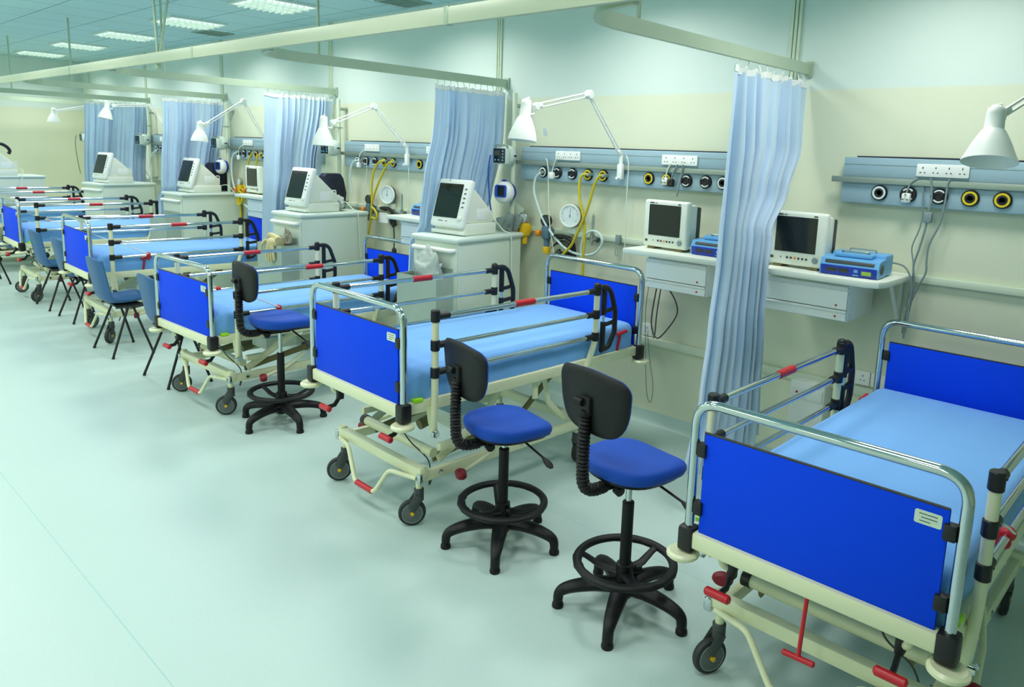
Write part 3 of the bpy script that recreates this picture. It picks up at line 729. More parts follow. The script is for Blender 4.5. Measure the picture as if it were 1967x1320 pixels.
def curtain(label, y0, left, right, seed, folds, amp, yoff, zb=.27, wide=0.0, bluetop=False):
    """left / right: lists of (z, x) giving the cloth's two edges; yoff: list of (z, dy_left, dy_right)"""
    t = thing('privacy_curtain', label, 'curtain', (0, y0, 0), 0, 'pale blue bedside curtains')
    def ip(tab, z, c=1):
        tab = sorted(tab)
        if z <= tab[0][0]: return tab[0][c]
        for a, b_ in zip(tab, tab[1:]):
            if z <= b_[0]:
                q = (z-a[0])/(b_[0]-a[0]); q = q*q*(3-2*q) if c else q
                return a[c]+(b_[c]-a[c])*q
        return tab[-1][c]
    rnd = random.Random(seed); ph = [rnd.uniform(0, 6.28) for _ in range(6)]
    nu, nv = folds*16, 46; zt = 2.435
    rows_ = []
    b = MB()
    for j in range(nv+1):
        v = j/nv; z = zt+(zb-zt)*v; xl, xr = ip(left, z), ip(right, z); dl, dr = ip(yoff, z, 1), ip(yoff, z, 2)
        r = []
        for i in range(nu+1):
            u = i/nu
            uu_ = u + .35/folds*math.sin(2*PI*u*2.3+ph[0]) + .2/folds*math.sin(2*PI*u*5.1+ph[1])
            if wide: uu_ = uu_**(1+wide)
            a = 2*PI*folds*uu_
            A = amp*(.75+.35*math.sin(2*PI*u*1.7+ph[2]+v*.3))*(.45+.55*min(1, v*5))
            yy = A*math.sin(a+.14*math.sin(v*2.2+ph[3]+u*4)) + .35*A*math.sin(2*a+ph[4]+v*.4)
            x = xl+(xr-xl)*u + .30*A*math.sin(2*a+ph[5])*min(1, v*4)
            zz = z + (.012*math.sin(a) if j == nv else 0) - (.012*(1-math.cos(a*1.0))*.5 if j == 0 else 0)
            r.append(b.bm.verts.new(Vector((x, yy+dl+(dr-dl)*u, zz))))
        rows_.append(r)
    for j in range(nv):
        for i in range(nu):
            b.bm.faces.new((rows_[j][i], rows_[j][i+1], rows_[j+1][i+1], rows_[j+1][i]))
    top = [v.co.copy() for v in rows_[0]]
    nb = len(top)
    c = b.build('cloth', M['curtain'], t, 80)
    hb = MB(); q = [p+Vector((0, 0, .001)) for p in top[::2]]
    rings = [[p+Vector((0, s*.003, dz)) for s, dz in ((-1, -.028), (1, -.028), (1, .006), (-1, .006))] for p in q]
    hb.ring_strip(rings).build('header_tape', M['white'], t, 60)
    for k in range(folds):
        p = top[int((k+.5)/folds*(nb-1))]
        MB().tube([(p.x, p.y, p.z-.005), (p.x+.006, p.y*.5, p.z+.02), (p.x, 0, TZ-.04-.0)], .0032, 6).build('hook', M['white'], t)
    return t
curtain('nearest pale blue curtain, hanging in front of the two drawer desks', 2.0356,
        [(.2, 3.37), (.65, 3.49), (1.02, 3.53), (1.42, 3.57), (2.45, 3.575)],
        [(.2, 4.22), (.7, 4.14), (1.12, 3.945), (1.4, 3.925), (1.55, 3.98), (1.78, 4.26), (2.05, 4.41), (2.45, 4.445)], 11, 9, .044,
        [(.2, 0, .0), (.7, 0, -.02), (1.1, 0, -.10), (1.4, 0, -.105), (1.8, 0, -.03), (2.45, 0, 0)], .25)
curtain('pale blue curtain behind the nearest trolley and ventilator', 4.6387,
        [(.2, 3.56), (1.4, 3.61), (2.45, 3.69)], [(.2, 4.20), (1.3, 4.29), (1.6, 4.36), (1.9, 4.42), (2.45, 4.44)], 12, 12, .044,
        [(.2, .2, .2), (1.22, .2, .2), (1.36, .08, .08), (1.75, .05, .05), (2.1, 0, 0), (2.45, 0, 0)], .28)
curtain('whitish blue curtain with one broad smooth fold, behind the second trolley', 7.2418,
        [(.2, 3.58), (1.3, 3.61), (2.45, 3.65)], [(.2, 4.1), (1.4, 4.16), (1.7, 4.26), (2.45, 4.41)], 13, 10, .044,
        [(.2, .08, .08), (1.1, .04, .04), (1.6, 0, 0), (2.45, 0, 0)], .28, wide=.55)
curtain('pale blue curtain behind the third trolley, fourth from the near end', 9.8449,
        [(.2, 3.60), (1.3, 3.63), (2.45, 3.67)], [(.2, 4.25), (1.4, 4.30), (2.45, 4.42)], 14, 12, .044,
        [(.2, .2, .2), (1.22, .18, .18), (1.36, .06, .06), (1.75, .04, .04), (2.1, 0, 0), (2.45, 0, 0)], .28)
curtain('farthest pale blue curtain, darkest of the row, left of the fourth', 12.448,
        [(.2, 3.50), (1.3, 3.52), (2.45, 3.575)], [(.2, 4.30), (1.4, 4.36), (2.45, 4.43)], 15, 12, .046,
        [(.2, .0, .05), (2.45, 0, 0)], .28)

# ------------------------------------------------------------------ bedhead service panels
FACE = (-1, 0, 0)
def face_T(x, y, z):      # local x -> -Y, local y -> Z, local z -> -X (towards the room)
    return frameT((x, y, z), (0, -1, 0), (0, 0, 1))
def socket_plate(par, y, z, w, h, gangs, x):
    p = MB().prism(rect(w, h, .006), .014, face_T(x, y, z), .003).build('power_socket', M['white'], par)
    b = MB()
    for g in range(gangs):
        yy = y+w/2-w*(g+.5)/gangs
        b.box((x-.0143, yy, z+.014), (.001, .005, .010))
        for s in (-1, 1): b.box((x-.0143, yy+s*.011, z-.012), (.001, .008, .005))
    b.build('pin_hole', M['black'], p)
    return p
def gas_outlet(par, y, z, kind, x):
    T = face_T(x, y, z)
    o = MB().lathe([(.044, 0), (.044, .012), (.040, .017), (.030, .017), (.028, .013), (.001, .013)], 26, T).build('gas_outlet', M['black'], par)
    if kind in ('w', 'y'):
        MB().lathe([(.0265, .0135), (.0265, .0185), (.036, .0185), (.037, .0165)], 26, T).build('colour_ring', M['ring_white'] if kind == 'w' else M['ring_yellow'], o)
    else:
        b = MB()
        for s in (-1, 1):
            arc = [Vector((.031*math.cos(a), s*.031*math.sin(a), .0178)) for a in [PI*.22+PI*.56*q/8 for q in range(9)]]
            b.sweep([T @ p for p in arc], (.0045), 6)
        b.build('white_mark', M['ring_white'], o)
    MB().lathe([(.001, .0125), (.0255, .0135), (.0255, .0175), (.016, .0195), (.013, .0165), (.001, .0165)], 18, T).build('valve_core', M['black'], o)
    return o
def bedhead_panel(label, yl, length, kinds, sockets, group='blue grey bedhead service panels'):
    t = thing('bedhead_panel', label, 'service panel', (W, yl, 1.87), 0, group)
    x0 = 0; d = .062
    MB().box((-d/2, -length/2, .0675), (d, length, .120), .008).build('upper_cover', M['gas_panel'], t)
    MB().box((-d/2, -length/2, -.068), (d, length, .132), .008).build('lower_cover', M['gas_panel'], t)
    MB().box((-.02, -length/2, 0), (.04, length-.01, .02)).build('back_channel', M['gas_panel'], t)
    r = MB().box((-d-.018, -length/2+.02, .0), (.011, length+.07, .034), .003).build('equipment_rail', M['steel'], t)
    for q in range(4):
        MB().cyl((-d+.004, -.12-q*(length-.24)/3, 0), (-d-.015, -.12-q*(length-.24)/3, 0), .009, 8).build('rail_spacer', M['steel'], r)
    MB().tube(spline([(-.022, -.06, .1295), (-.026, -length*.3, .132), (-.02, -length*.6, .1295), (-.024, -length+.05, .131)], 6), .006, 6).build('cable_run', M['navy'], t)
    MB().box((-d-.0008, -length/2, .088), (.002, length-.01, .002)).build('cover_groove', M['steel'], t)
    for k_, y in kinds: gas_outlet(t, y-yl, 1.803-1.87, k_, -d+.001)
    for y, w in sockets: socket_plate(t, y-yl, 1.938-1.87, w, .068, 4, -d+.001)
    return t
KB = [('w', -.26), ('k', -.412), ('k', -.568), ('y', -.725), ('y', -.871), ('y', -1.285), ('y', -1.434), ('k', -1.595), ('k', -1.745), ('w', -1.874)]
def panel_at(label, yl, kk=KB, socks=((-.515, .248), (-1.53, .285))):
    return bedhead_panel(label, yl, 2.18, [(a, yl+y) for a, y in kk], [(yl+y, w) for y, w in socks])
panel_at('blue grey service panel on the wall at the right, above the nearest bed', 1.745, [('w', -.221), ('k', -.376), ('k', -.536), ('y', -.687), ('y', -.837), ('y', -1.25), ('y', -1.4), ('k', -1.55), ('w', -1.7)], ((-.537, .262), (-1.5, .285)))
panel_at('blue grey service panel in full view above the second bed', 4.397)
panel_at('blue grey service panel between the second and third curtains', 7.01)
panel_at('short visible end of a blue grey service panel beside the broad folded curtain', 9.67)
panel_at('farthest blue grey service panel, a narrow strip between the last two curtains', 12.32)

# ------------------------------------------------------------------ wall lamps
def wall_lamp(label, base, elbow, joint, neck, rim, rr=.092):
    B = Vector(base); t = thing('examination_lamp', label, 'lamp', base, 0, 'white jointed examination lamps')
    E_, J, Nk, R_ = [Vector(p)-B for p in (elbow, joint, neck, rim)]
    m = MB(); m.box((0, 0, -.03), (.035, .045, .11), .006); m.cyl((0,0,.01), (0,0,.085), .016, 12, .003); m.cyl((-.02, 0, -.075), (-.045, 0, -.075), .010, 10)
    m.build('clamp', M['white'], t)
    S = Vector((0, 0, .08))
    def arm(a, b_, nm):
        m = MB(); d = (b_-a).normalized(); side = Vector((-d.z, 0, d.x)); side = side-d*side.dot(d)
        side = side.normalized()*.013
        for s in (-1, 1): m.cyl(a+side*s, b_+side*s, .006, 8)
        for q in (.06, .94):
            p = a.lerp(b_, q); m.box(p, (.02, .022, .045), .004, d.to_track_quat('Z', 'Y').to_matrix())
        for s in (-1, 1):
            n_ = 60; Q = []
            ax = d.orthogonal().normalized(); ay = d.cross(ax)
            for k in range(n_): 
                c = a.lerp(b_, .08+.3*k/n_)+d.cross(side).normalized()*.0
                Q.append(c+ax*.0045*math.cos(k*1.7)+ay*.0045*math.sin(k*1.7))
            m.sweep(Q, .0012, 4)
            break
        return m.build(nm, M['white'], t)
    arm(S, E_, 'lower_arm'); arm(E_, J, 'upper_arm')
    d = Vector((0, 1, 0))
    m = MB(); m.cyl(E_-d*.022, E_+d*.022, .030, 18, .004); m.build('elbow', M['white'], t)
    m = MB(); m.cyl(J-d*.016, J+d*.016, .024, 14, .003); m.tube([J, J+Vector((-.02, 0, -.05)), (J*.0+Nk.lerp(R_, .36))], .007, 8); m.build('head_joint', M['white'], t)
    ax = (R_-Nk); L = ax.length
    T = Matrix.Translation(Nk) @ ax.to_track_quat('Z', 'Y').to_matrix().to_4x4()
    pr = [(.001, -.004), (.018, -.003), (.030, .006), (.033, .03), (.035, .40*L), (.043, .44*L), (.056, .55*L), (.072, .70*L), (.084, .84*L), (rr, L)]
    pr = pr+[(r-.003, z) for r, z in reversed(pr[5:])]+[(.03, .41*L), (.001, .40*L)]
    sh = MB().lathe(pr, 30, T).build('lamp_shade', M['white'], t, 50)
    MB().ball(T @ Vector((0, 0, .70*L)), (.028, .028, .034)).build('bulb', M['ring_white'], sh)
    MB().cyl(T @ Vector((-.018, 0, -.002)), T @ Vector((.018, 0, -.012)), .006, 8).build('switch', M['white'], sh)
    return t
wall_lamp('white jointed lamp at the right picture edge, its bell shade above the nearest bed', (4.36, .50, 1.87), (3.85, .55, 2.42), (3.375, .745, 2.165), (3.30, .745, 2.19), (3.245, .735, 1.982), .100)
lb = wall_lamp('white jointed lamp with its arm in full view above the second bed', (4.36, 3.345, 1.87), (3.99, 3.36, 2.352), (3.487, 3.367, 2.24), (3.40, 3.367, 2.275), (3.371, 3.367, 2.024))
wall_lamp('white jointed lamp whose shade hangs before the broad folded curtain', (4.36, 5.88, 1.87), (4.00, 5.885, 2.308), (3.584, 5.885, 2.144), (3.494, 5.885, 2.19), (3.485, 5.885, 1.944))
wall_lamp('white jointed lamp with raised elbow in front of the fourth curtain', (4.36, 8.62, 1.87), (4.115, 8.66, 2.406), (3.672, 8.66, 2.118), (3.615, 8.66, 2.15), (3.60, 8.66, 1.934))
wall_lamp('white jointed lamp in front of the farthest curtain, arm held level', (4.36, 11.25, 1.87), (4.198, 11.717, 2.405), (3.725, 11.717, 2.372), (3.654, 11.717, 2.42), (3.61, 11.717, 2.19))
wall_lamp('farthest white jointed lamp, its dark shade mouth against the bare end wall', (4.36, 14.1, 1.87), (4.20, 14.2, 2.44), (3.714, 14.2, 2.322), (3.642, 14.2, 2.36), (3.632, 14.2, 2.14))
tg = MB().prism(rect(.03, .055, .003), .001, frameT((3.55, 3.34, 2.085), (.3, -1, 0), (-.25, 0, 1))).build('paper_tag', M['white'], lb, loc=Vector((-4.36, -3.345, -1.87)))

# ------------------------------------------------------------------ desks, monitors, blue syringe drivers
def wall_desk(label, y_left, y_right, dr):
    t = thing('wall_desk', label, 'wall desk', (W, y_right, 1.36))
    w = y_left-y_right; x = -.53
    o = [(0, 0), (x+.09, 0), (x+.03, .02), (x, .08), (x, w), (0, w)]
    MB().prism(o, .034, Matrix.Translation((-.0, 0, -.034)), .004).build('desk_top', M['offwhite'], t)
    for yy in (.06, w-.06):
        MB().sweep([(-.012, yy, -.04), (-.012, yy, -.30)], [(.012, .012)]*2, 6).build('support_strut', M['white'], t)
        MB().sweep([(-.02, yy, -.26), (-.20, yy, -.04)], [(.010, .010)]*2, 6).build('support_strut', M['white'], t)
    a, b_ = dr[0]-y_right, dr[1]-y_right     # drawer unit left / right
    yc, ww = (a+b_)/2, a-b_
    xf = -.457; m = MB(); m.box((xf/2-.03, yc, -.150), (-xf-.10, ww, .20), .004); m.box((xf/2-.03, yc, -.042), (-xf-.12, ww-.06, .018))
    un = m.build('drawer_unit', M['white'], t)
    for zc_, h in ((-.118, .125), (-.214, .055)):
        d = MB()
        pr = [(xf+.02, -h/2), (xf-.003, -h/2), (xf-.003, h/2-.028), (xf+.006, h/2-.022), (xf-.010, h/2-.008), (xf-.006, h/2), (xf+.02, h/2)]
        d.ring_strip([[Vector((px, yy, zc_+pz)) for px, pz in pr] for yy in (b_+.004, a-.004)])
        dd = d.build('drawer', M['white'], t, 20)
        MB().cyl((xf-.003, b_+.06, zc_-h/2+.02), (xf-.008, b_+.06, zc_-h/2+.02), .0055, 10).build('lock', M['red'], dd)
    return t
wall_desk('white wall desk with two drawers beside the nearest bed, right of the curtain', 1.985, 1.305, (1.975, 1.49))
wall_desk('white wall desk with drawers beside the second bed, left of the nearest curtain', 2.96, 2.19, (2.82, 2.365))
wall_desk('white wall desk seen behind the nearest trolley\'s ventilator', 5.60, 4.93, (5.48, 5.03))
wall_desk('far white wall desk beside the broad folded curtain', 8.56, 7.56, (8.40, 7.9))

def patient_monitor(label, x, y, z, rz=0.0):
    t = thing('patient_monitor', label, 'monitor', (x, y, z), rz, 'cream patient monitors')
    m = MB(); m.box((0, 0, .168), (.055, .34, .305), .016, None, 3); cs = m.build('bezel', M['offwhite'], t)
    MB().box((.065, -.01, .165), (.09, .30, .27), .02).build('housing', M['offwhite'], t)
    m = MB(); m.box((.125, -.02, .16), (.06, .27, .25), .01)
    for q in range(6): m.box((.158, -.02, .07+.036*q), (.008, .22, .012))
    m.build('rear_case', M['dark_grey'], t)
    MB().prism(rect(.245, .20, .004), .002, face_T(-.0275, .004, .192)).build('screen', M['screen'], cs)
    m = MB()
    for k, dy in enumerate((.045, .022, -.001, -.024, -.047, -.07)):
        if k != 2: m.cyl((-.027, dy, .058), (-.0315, dy, .058), .0065, 10)
    m.cyl((-.027, .085, .058), (-.029, .085, .058), .004, 8); m.box((-.028, .14, .055), (.004, .018, .015), .001)
    m.build('button', M['dark_grey'], cs)
    MB().cyl((-.027, -.001, .058), (-.0315, -.001, .058), .0065, 10).build('button', M['orange'], cs)
    MB().cyl((-.027, -.122, .058), (-.036, -.122, .058), .018, 18, .003).build('dial_knob', M['cable_grey'], cs)
    m = MB(); m.box((-.0278, .107, .302), (.001, .034, .008)); m.box((-.0278, .075, .301), (.001, .02, .004)); m.box((-.0278, -.105, .301), (.001, .022, .008))
    m.build('print', M['cable_dark'], cs)
    for s in (-1, 1): MB().box((.03, s*.11, .008), (.10, .05, .016), .003).build('foot', M['brown'], t)
    return t
patient_monitor('cream patient monitor right of the nearest curtain, on the nearest desk', 4.08, 1.835, 1.36, -.02)
patient_monitor('cream patient monitor left of the nearest curtain, on the second desk', 4.09, 2.735, 1.36, -.02)
patient_monitor('small far cream patient monitor half hidden by the broad folded curtain', 4.10, 8.42, 1.36, .0)

def syringe_driver(label, x, y, z, rz):
    t = thing('infusion_device', label, 'medical device', (x, y, z), rz, 'light blue boxed devices with dark fronts')
    m = MB()
    pr = [(-.13, .004), (-.135, .05), (-.118, .088), (-.08, .095), (.0, .10), (.0, .004)]
    m.ring_strip([[Vector((a, yy, b_)) for a, b_ in pr] for yy in (-.155, .155)])
    m.box((.06, -.01, .062), (.14, .29, .115), .012)
    m.box((-.02, .0, .108), (.12, .20, .022), .006)
    cs = m.build('case', M['device_blue'], t, 30)
    R_ = Matrix.Rotation(-.10, 3, 'Y')
    fp = MB().box((-.1345, 0, .029), (.004, .295, .052), .002, R_).build('front_panel', M['deep_blue'], t)
    m = MB(); m.box((-.1365, .09, .031), (.003, .055, .022), 0, R_); m.box((-.1365, .025, .031), (.003, .055, .022), 0, R_); m.build('display', M['gloss_screen'], fp)
    MB().box((-.137, -.095, .026), (.003, .05, .022), .001, R_).build('key', M['green_lcd'], fp)
    m = MB(); m.box((-.137, -.04, .034), (.003, .02, .016), 0, R_); m.box((-.137, -.04, .012), (.003, .03, .006), 0, R_); m.box((-.137, .06, .052), (.002, .10, .004), 0, R_); m.build('print', M['device_blue'], fp)
    MB().box((-.122, 0, .072), (.012, .26, .02), .003, Matrix.Rotation(.45, 3, 'Y')).build('window_strip', M['dark_grey'], t)
    MB().cyl((-.075, -.155, .05), (-.075, -.159, .05), .027, 20).build('side_cap', M['cable_dark'], t)
    m = MB(); m.tube([(-.02, .07, .118), (-.045, .07, .128), (-.045, -.07, .128), (-.02, -.07, .118)], .005, 8, .01); m.build('handle', M['steel'], t)
    m = MB(); m.tube([(.06, .06, .118), (.06, .06, .135), (.06, -.08, .135), (.06, -.08, .118)], .004, 8, .01); m.build('handle', M['steel'], t)
    for s in (-1, 1):
        for xx in (-.11, .1): MB().cyl((xx, s*.12, 0), (xx, s*.12, .008), .01, 10).build('foot', M['black'], t)
    return t
syringe_driver('light blue device with dark display panel on the nearest desk', 4.15, 1.52, 1.36, .06)
syringe_driver('light blue device with dark panel cut by the nearest curtain, on the second desk', 4.19, 2.37, 1.36, 0)
syringe_driver('light blue device left of the nearest ventilator screen, on the third desk', 4.27, 5.36, 1.36, 0)

# ------------------------------------------------------------------ trolleys with ventilators
def trolley(label, fx_, fy, rz, has_bin=True, handle=True):
    """fx_, fy: room side front corner nearest the camera; local +x runs to the wall, +y away from the camera"""
    t = thing('equipment_trolley', label, 'trolley', (fx_, fy, 0), rz, 'pale green trolleys under the ventilators')
    w, d, h = .50, .79, 1.31
    MB().box((d/2, w/2, h-.022), (d, w, .044), .02, None, 3).build('trolley_top', M['trolley_top'], t)
    MB().box((d/2+.005, w/2, .685), (d-.05, w-.035, 1.18), .008).build('cabinet', M['trolley'], t)
    for z0, z1 in ((.13, .66), (.67, 1.24)):
        MB().box((.022, w/2, (z0+z1)/2), (.016, w-.05, z1-z0), .006).build('front_panel', M['trolley'], t)
    if handle:
        m = MB(); m.tube([(.018, .05, 1.215), (-.022, .05, 1.215), (-.022, w-.05, 1.215), (.018, w-.05, 1.215)], .017, 12, .03); m.build('handle', M['white'], t)
    for xx in (.07, d-.07):
        for yy in (.06, w-.06):
            c = MB().cyl((xx, yy-.014, .046), (xx, yy+.014, .046), .046, 20, .005).build('caster', M['rubber'], t)
            MB().box((xx, yy, .075), (.05, .045, .05), .008).build('fork', M['grey_rim'], c)
    if has_bin:
        m = MB(); x0, x1, y0, y1, z0, z1, th = -.16, .012, .06, w-.03, .62, 1.02, .005
        m.box((x0, (y0+y1)/2, (z0+z1)/2), (th, y1-y0, z1-z0)); m.box((x1-.004, (y0+y1)/2, (z0+z1)/2+.03), (th, y1-y0, z1-z0+.06))
        for yy in (y0, y1): m.box(((x0+x1)/2, yy, (z0+z1)/2), (x1-x0, th, z1-z0))
        m.box(((x0+x1)/2, (y0+y1)/2, z0), (x1-x0, y1-y0, th))
        m.build('waste_bin', M['bin'], t)
    return t
def ventilator(label, x, y, z, rz, gloss=False, cord=None, tilt=.30):
    t = thing('ventilator', label, 'ventilator', (x, y, z), rz, 'white screened ventilators')
    MB().box((.19, 0, .045), (.36, .33, .09), .014).build('base', M['offwhite'], t)
    MB().box((.003, 0, .022), (.04, .34, .03), .004).build('front_tray', M['white'], t)
    # screen slab leaning back
    R_ = Matrix.Rotation(tilt, 4, 'Y'); T = Matrix.Translation((-.015, 0, .055)) @ R_
    s = MB(); s.box((.0, 0, .19), (.055, .34, .375), .02, None, 3)
    for v in s.bm.verts: v.co = T @ v.co
    sc = s.build('screen_housing', M['white'], t)
    TT = T @ frameT((-.0275, .022, .205), (0, -1, 0), (0, 0, 1))
    MB().prism(rect(.25, .265, .006), .0025, TT).build('screen', M['gloss_screen'] if gloss else M['screen'], sc)
    m = MB(); T2 = T @ frameT((-.0275, -.135, .07), (0, -1, 0), (0, 0, 1)); m.lathe([(.02, 0), (.02, .008), (.016, .011), (.001, .011)], 18, T2); m.build('dial_knob', M['offwhite'], sc)
    m = MB()
    for k in range(5):
        T3 = T @ frameT((-.0275, -.135, .16+.035*k), (0, -1, 0), (0, 0, 1)); m.prism(rect(.022, .012, .003), .0015, T3)
    for k, (dy, w_) in enumerate(((.06, .05), (.0, .02))): m.prism(rect(w_, .006, .001), .001, T @ frameT((-.0275, dy, .045), (0, -1, 0), (0, 0, 1)))
    m.prism(rect(.012, .008, .001), .001, T @ frameT((-.0275, .05, .362), (0, -1, 0), (0, 0, 1)))
    m.build('key', M['grey_rim'], sc)
    # wedge shaped rear housing
    pr = [(.035, .09), (.10, .36), (.155, .345), (.33, .19), (.37, .165), (.37, .09)]
    m = MB(); m.prism([(a, b_) for a, b_ in pr], .27, Matrix.Translation((0, .135, 0)) @ Matrix.Rotation(PI/2, 4, 'X'), .012); m.build('rear_housing', M['offwhite'], t)
    m = MB(); m.box((.235, -.137, .155), (.14, .004, .09), .002); m.build('side_panel', M['white'], t)
    m = MB(); m.tube([(.375, -.06, .11), (.40, -.06, .11), (.40, -.06, .20), (.36, -.06, .20)], .006, 8, .012); m.build('rear_loop', M['ring_white'], t)
    if cord:
        MB().tube(spline([Vector(p) for p in cord], 8), .0055, 8).build('power_cord', M['cable_white'], t)
    return t
TR = [
 ('nearest pale green trolley, a plastic bag in its front bin', 3.565, 4.19, 7),
 ('pale green trolley with rubber gloves over its bin, between second and third beds from the curtain with the broad fold', 3.54, 6.40, 4),
 ('pale green trolley in front of the fourth curtain', 3.65, 9.38, 5),
 ('pale green trolley in front of the farthest curtain', 3.47, 11.55, 14),
 ('farthest pale green trolley, against the bare end wall at the left edge', 2.62, 13.80, 8)]
TR[1] = ('pale green trolley with beige gloves hung over its bin, before the broad folded curtain',)+TR[1][1:]
for i, (lab, x, y, a) in enumerate(TR): trolley(lab, x, y, math.radians(a), i < 3)
def on_trolley(i, lx, ly):
    _, x, y, a = TR[i]; a = math.radians(a); return x+lx*math.cos(a)-ly*math.sin(a), y+lx*math.sin(a)+ly*math.cos(a)
vl = ['ventilator with a glossy screen reflecting bright arcs, on the nearest trolley', 'white ventilator on the trolley before the broad folded curtain', 'white ventilator in front of the fourth curtain, black padded case behind it', 'white ventilator in front of the farthest curtain', 'farthest ventilator, only its pale back half inside the left picture edge']
cords = [[(.39, .02, .05), (.45, -.05, .10), (.46, -.16, .02), (.462, -.235, -.01), (.465, -.246, -.12), (.47, -.25, -.42)],
         [(.40, .0, .06), (.47, -.10, .09), (.50, -.20, .02), (.505, -.262, -.01), (.51, -.268, -.10), (.53, -.27, -.45)],
         [(.40, .0, .06), (.47, -.10, .09), (.50, -.20, .02), (.51, -.235, .006)], None, [(.40, -.05, .1), (.42, -.2, .08), (.38, -.27, -.02), (.36, -.28, -.2)]]
vp = [(.16, .25, 18, True), (.13, .25, 6, False), (.18, .225, 8, False), (.12, .23, 20, False), (.05, .2, 6, False)]
for i in range(5):
    lx, ly, da, gl = vp[i]; x, y = on_trolley(i, lx, ly)
    v_ = ventilator(vl[i], x, y, 1.31, math.radians(TR[i][3]*.6+2), gl, cords[i])
    if i == 4:
        m = MB(); m.sweep(spline([(.14, -.06, .30), (.14, -.06, .42), (.20, -.06, .47), (.28, -.06, .43), (.32, -.06, .37), (.30, -.06, .32)], 6), .024, 10)
        m.build('support_arm', M['black'], v_)

# padded black cases behind two ventilators
def padded_case(label, x, y, z, rz, w, h, d):
    t = thing('padded_case', label, 'case', (x, y, z), rz, 'black padded cases on trolleys')
    T = frameT((0, d/2, 0), (1, 0, 0), (0, 0, 1))
    o = [(-w/2, 0), (w/2, 0), (w/2+.02, h*.45), (w/2-.015, h-.05), (w/2-.045, h-.008), (w/2-.07, h), (-w/2+.03, h), (-w/2, h-.03)]
    MB().prism(o, d, T, .015).build('shell', M['navy'], t)
    MB().box((w*.42, 0, h*.5), (.012, d+.004, h*.55), .003).build('side_flap', M['black'], t)
    return t
x, y = on_trolley(1, .64, .41); padded_case('black padded case beside the ventilator on the broad curtain\'s trolley', x, y, 1.31, .05, .25, .36, .10)
x, y = on_trolley(2, .66, .38); padded_case('black padded case behind the ventilator before the fourth curtain', x, y, 1.31, .05, .25, .36, .10)

# contents of the bins
def crumple(name, label, cat, c, r, seed, m, up=1.0):
    b = MB(); b.ball((0, 0, 0), 1, 40, 26)
    for v in b.bm.verts:
        p = v.co.copy(); n = noise.noise(p*1.6+Vector((seed, 0, 0))); n2 = noise.noise(p*4+Vector((0, seed, 0))); n3 = abs(noise.noise(p*7+Vector((0, 0, seed))))
        k = 1+.35*n+.2*n2-.22*n3
        v.co = Vector((p.x*r[0]*k, p.y*r[1]*k, (p.z*r[2] if p.z < 0 else p.z*r[2]*up*(1+.5*n))*k))
    o = b.build(name, m, None, 80, c); return tag(o, label, cat)
x, y = on_trolley(0, -.075, .22); crumple('plastic_bag', 'crumpled cloudy plastic bag spilling out of the nearest trolley\'s bin', 'plastic bag', (x, y, 1.03), (.06, .15, .09), 3.1, M['poly_bag'], 1.7)
x, y = on_trolley(1, -.08, .24)
t = thing('rubber_glove', 'beige rubber glove draped over the bin of the broad curtain\'s trolley', 'glove', (x, y, 1.02), math.radians(10))
m = MB(); m.sweep(spline([(.03, .13, -.02), (.0, .12, .05), (-.03, .04, .065), (-.05, -.06, .05), (-.075, -.12, .03)], 6), [(.018+.018*(k/24), .028+.03*(k/24)) for k in range(25)], 12); m.build('cuff', M['glove'], t)
m = MB()
for q, (dy, dz) in enumerate(((-.05, -.14), (-.02, -.165), (.012, -.16), (.04, -.14))):
    m.sweep(spline([(-.105, dy*.6-.02, .02), (-.115, dy-.02, -.05), (-.112, dy*1.15-.02, dz)], 5), [.016-.005*k/10 for k in range(11)], 8)
m.sweep(spline([(-.09, .06, .04), (-.11, .10, -.01), (-.11, .11, -.06)], 5), [.016-.005*k/10 for k in range(11)], 8)
m.ball((-.09, -.03, .02), (.035, .075, .045))
m.build('fingers', M['glove'], t)
x, y = on_trolley(1, -.07, .11); crumple('crumpled_wrapper', 'small brownish clear wrapper sticking up from the bin beside the beige glove', 'wrapper', (x, y, 1.06), (.04, .05, .06), 7.7, M['foil'], 1.5)
x, y = on_trolley(1, .55, .20); crumple('plastic_bag', 'small clear plastic bag between the ventilator and the black padded case', 'plastic bag', (x, y, 1.385), (.06, .09, .07), 5.2, M['poly_bag'])

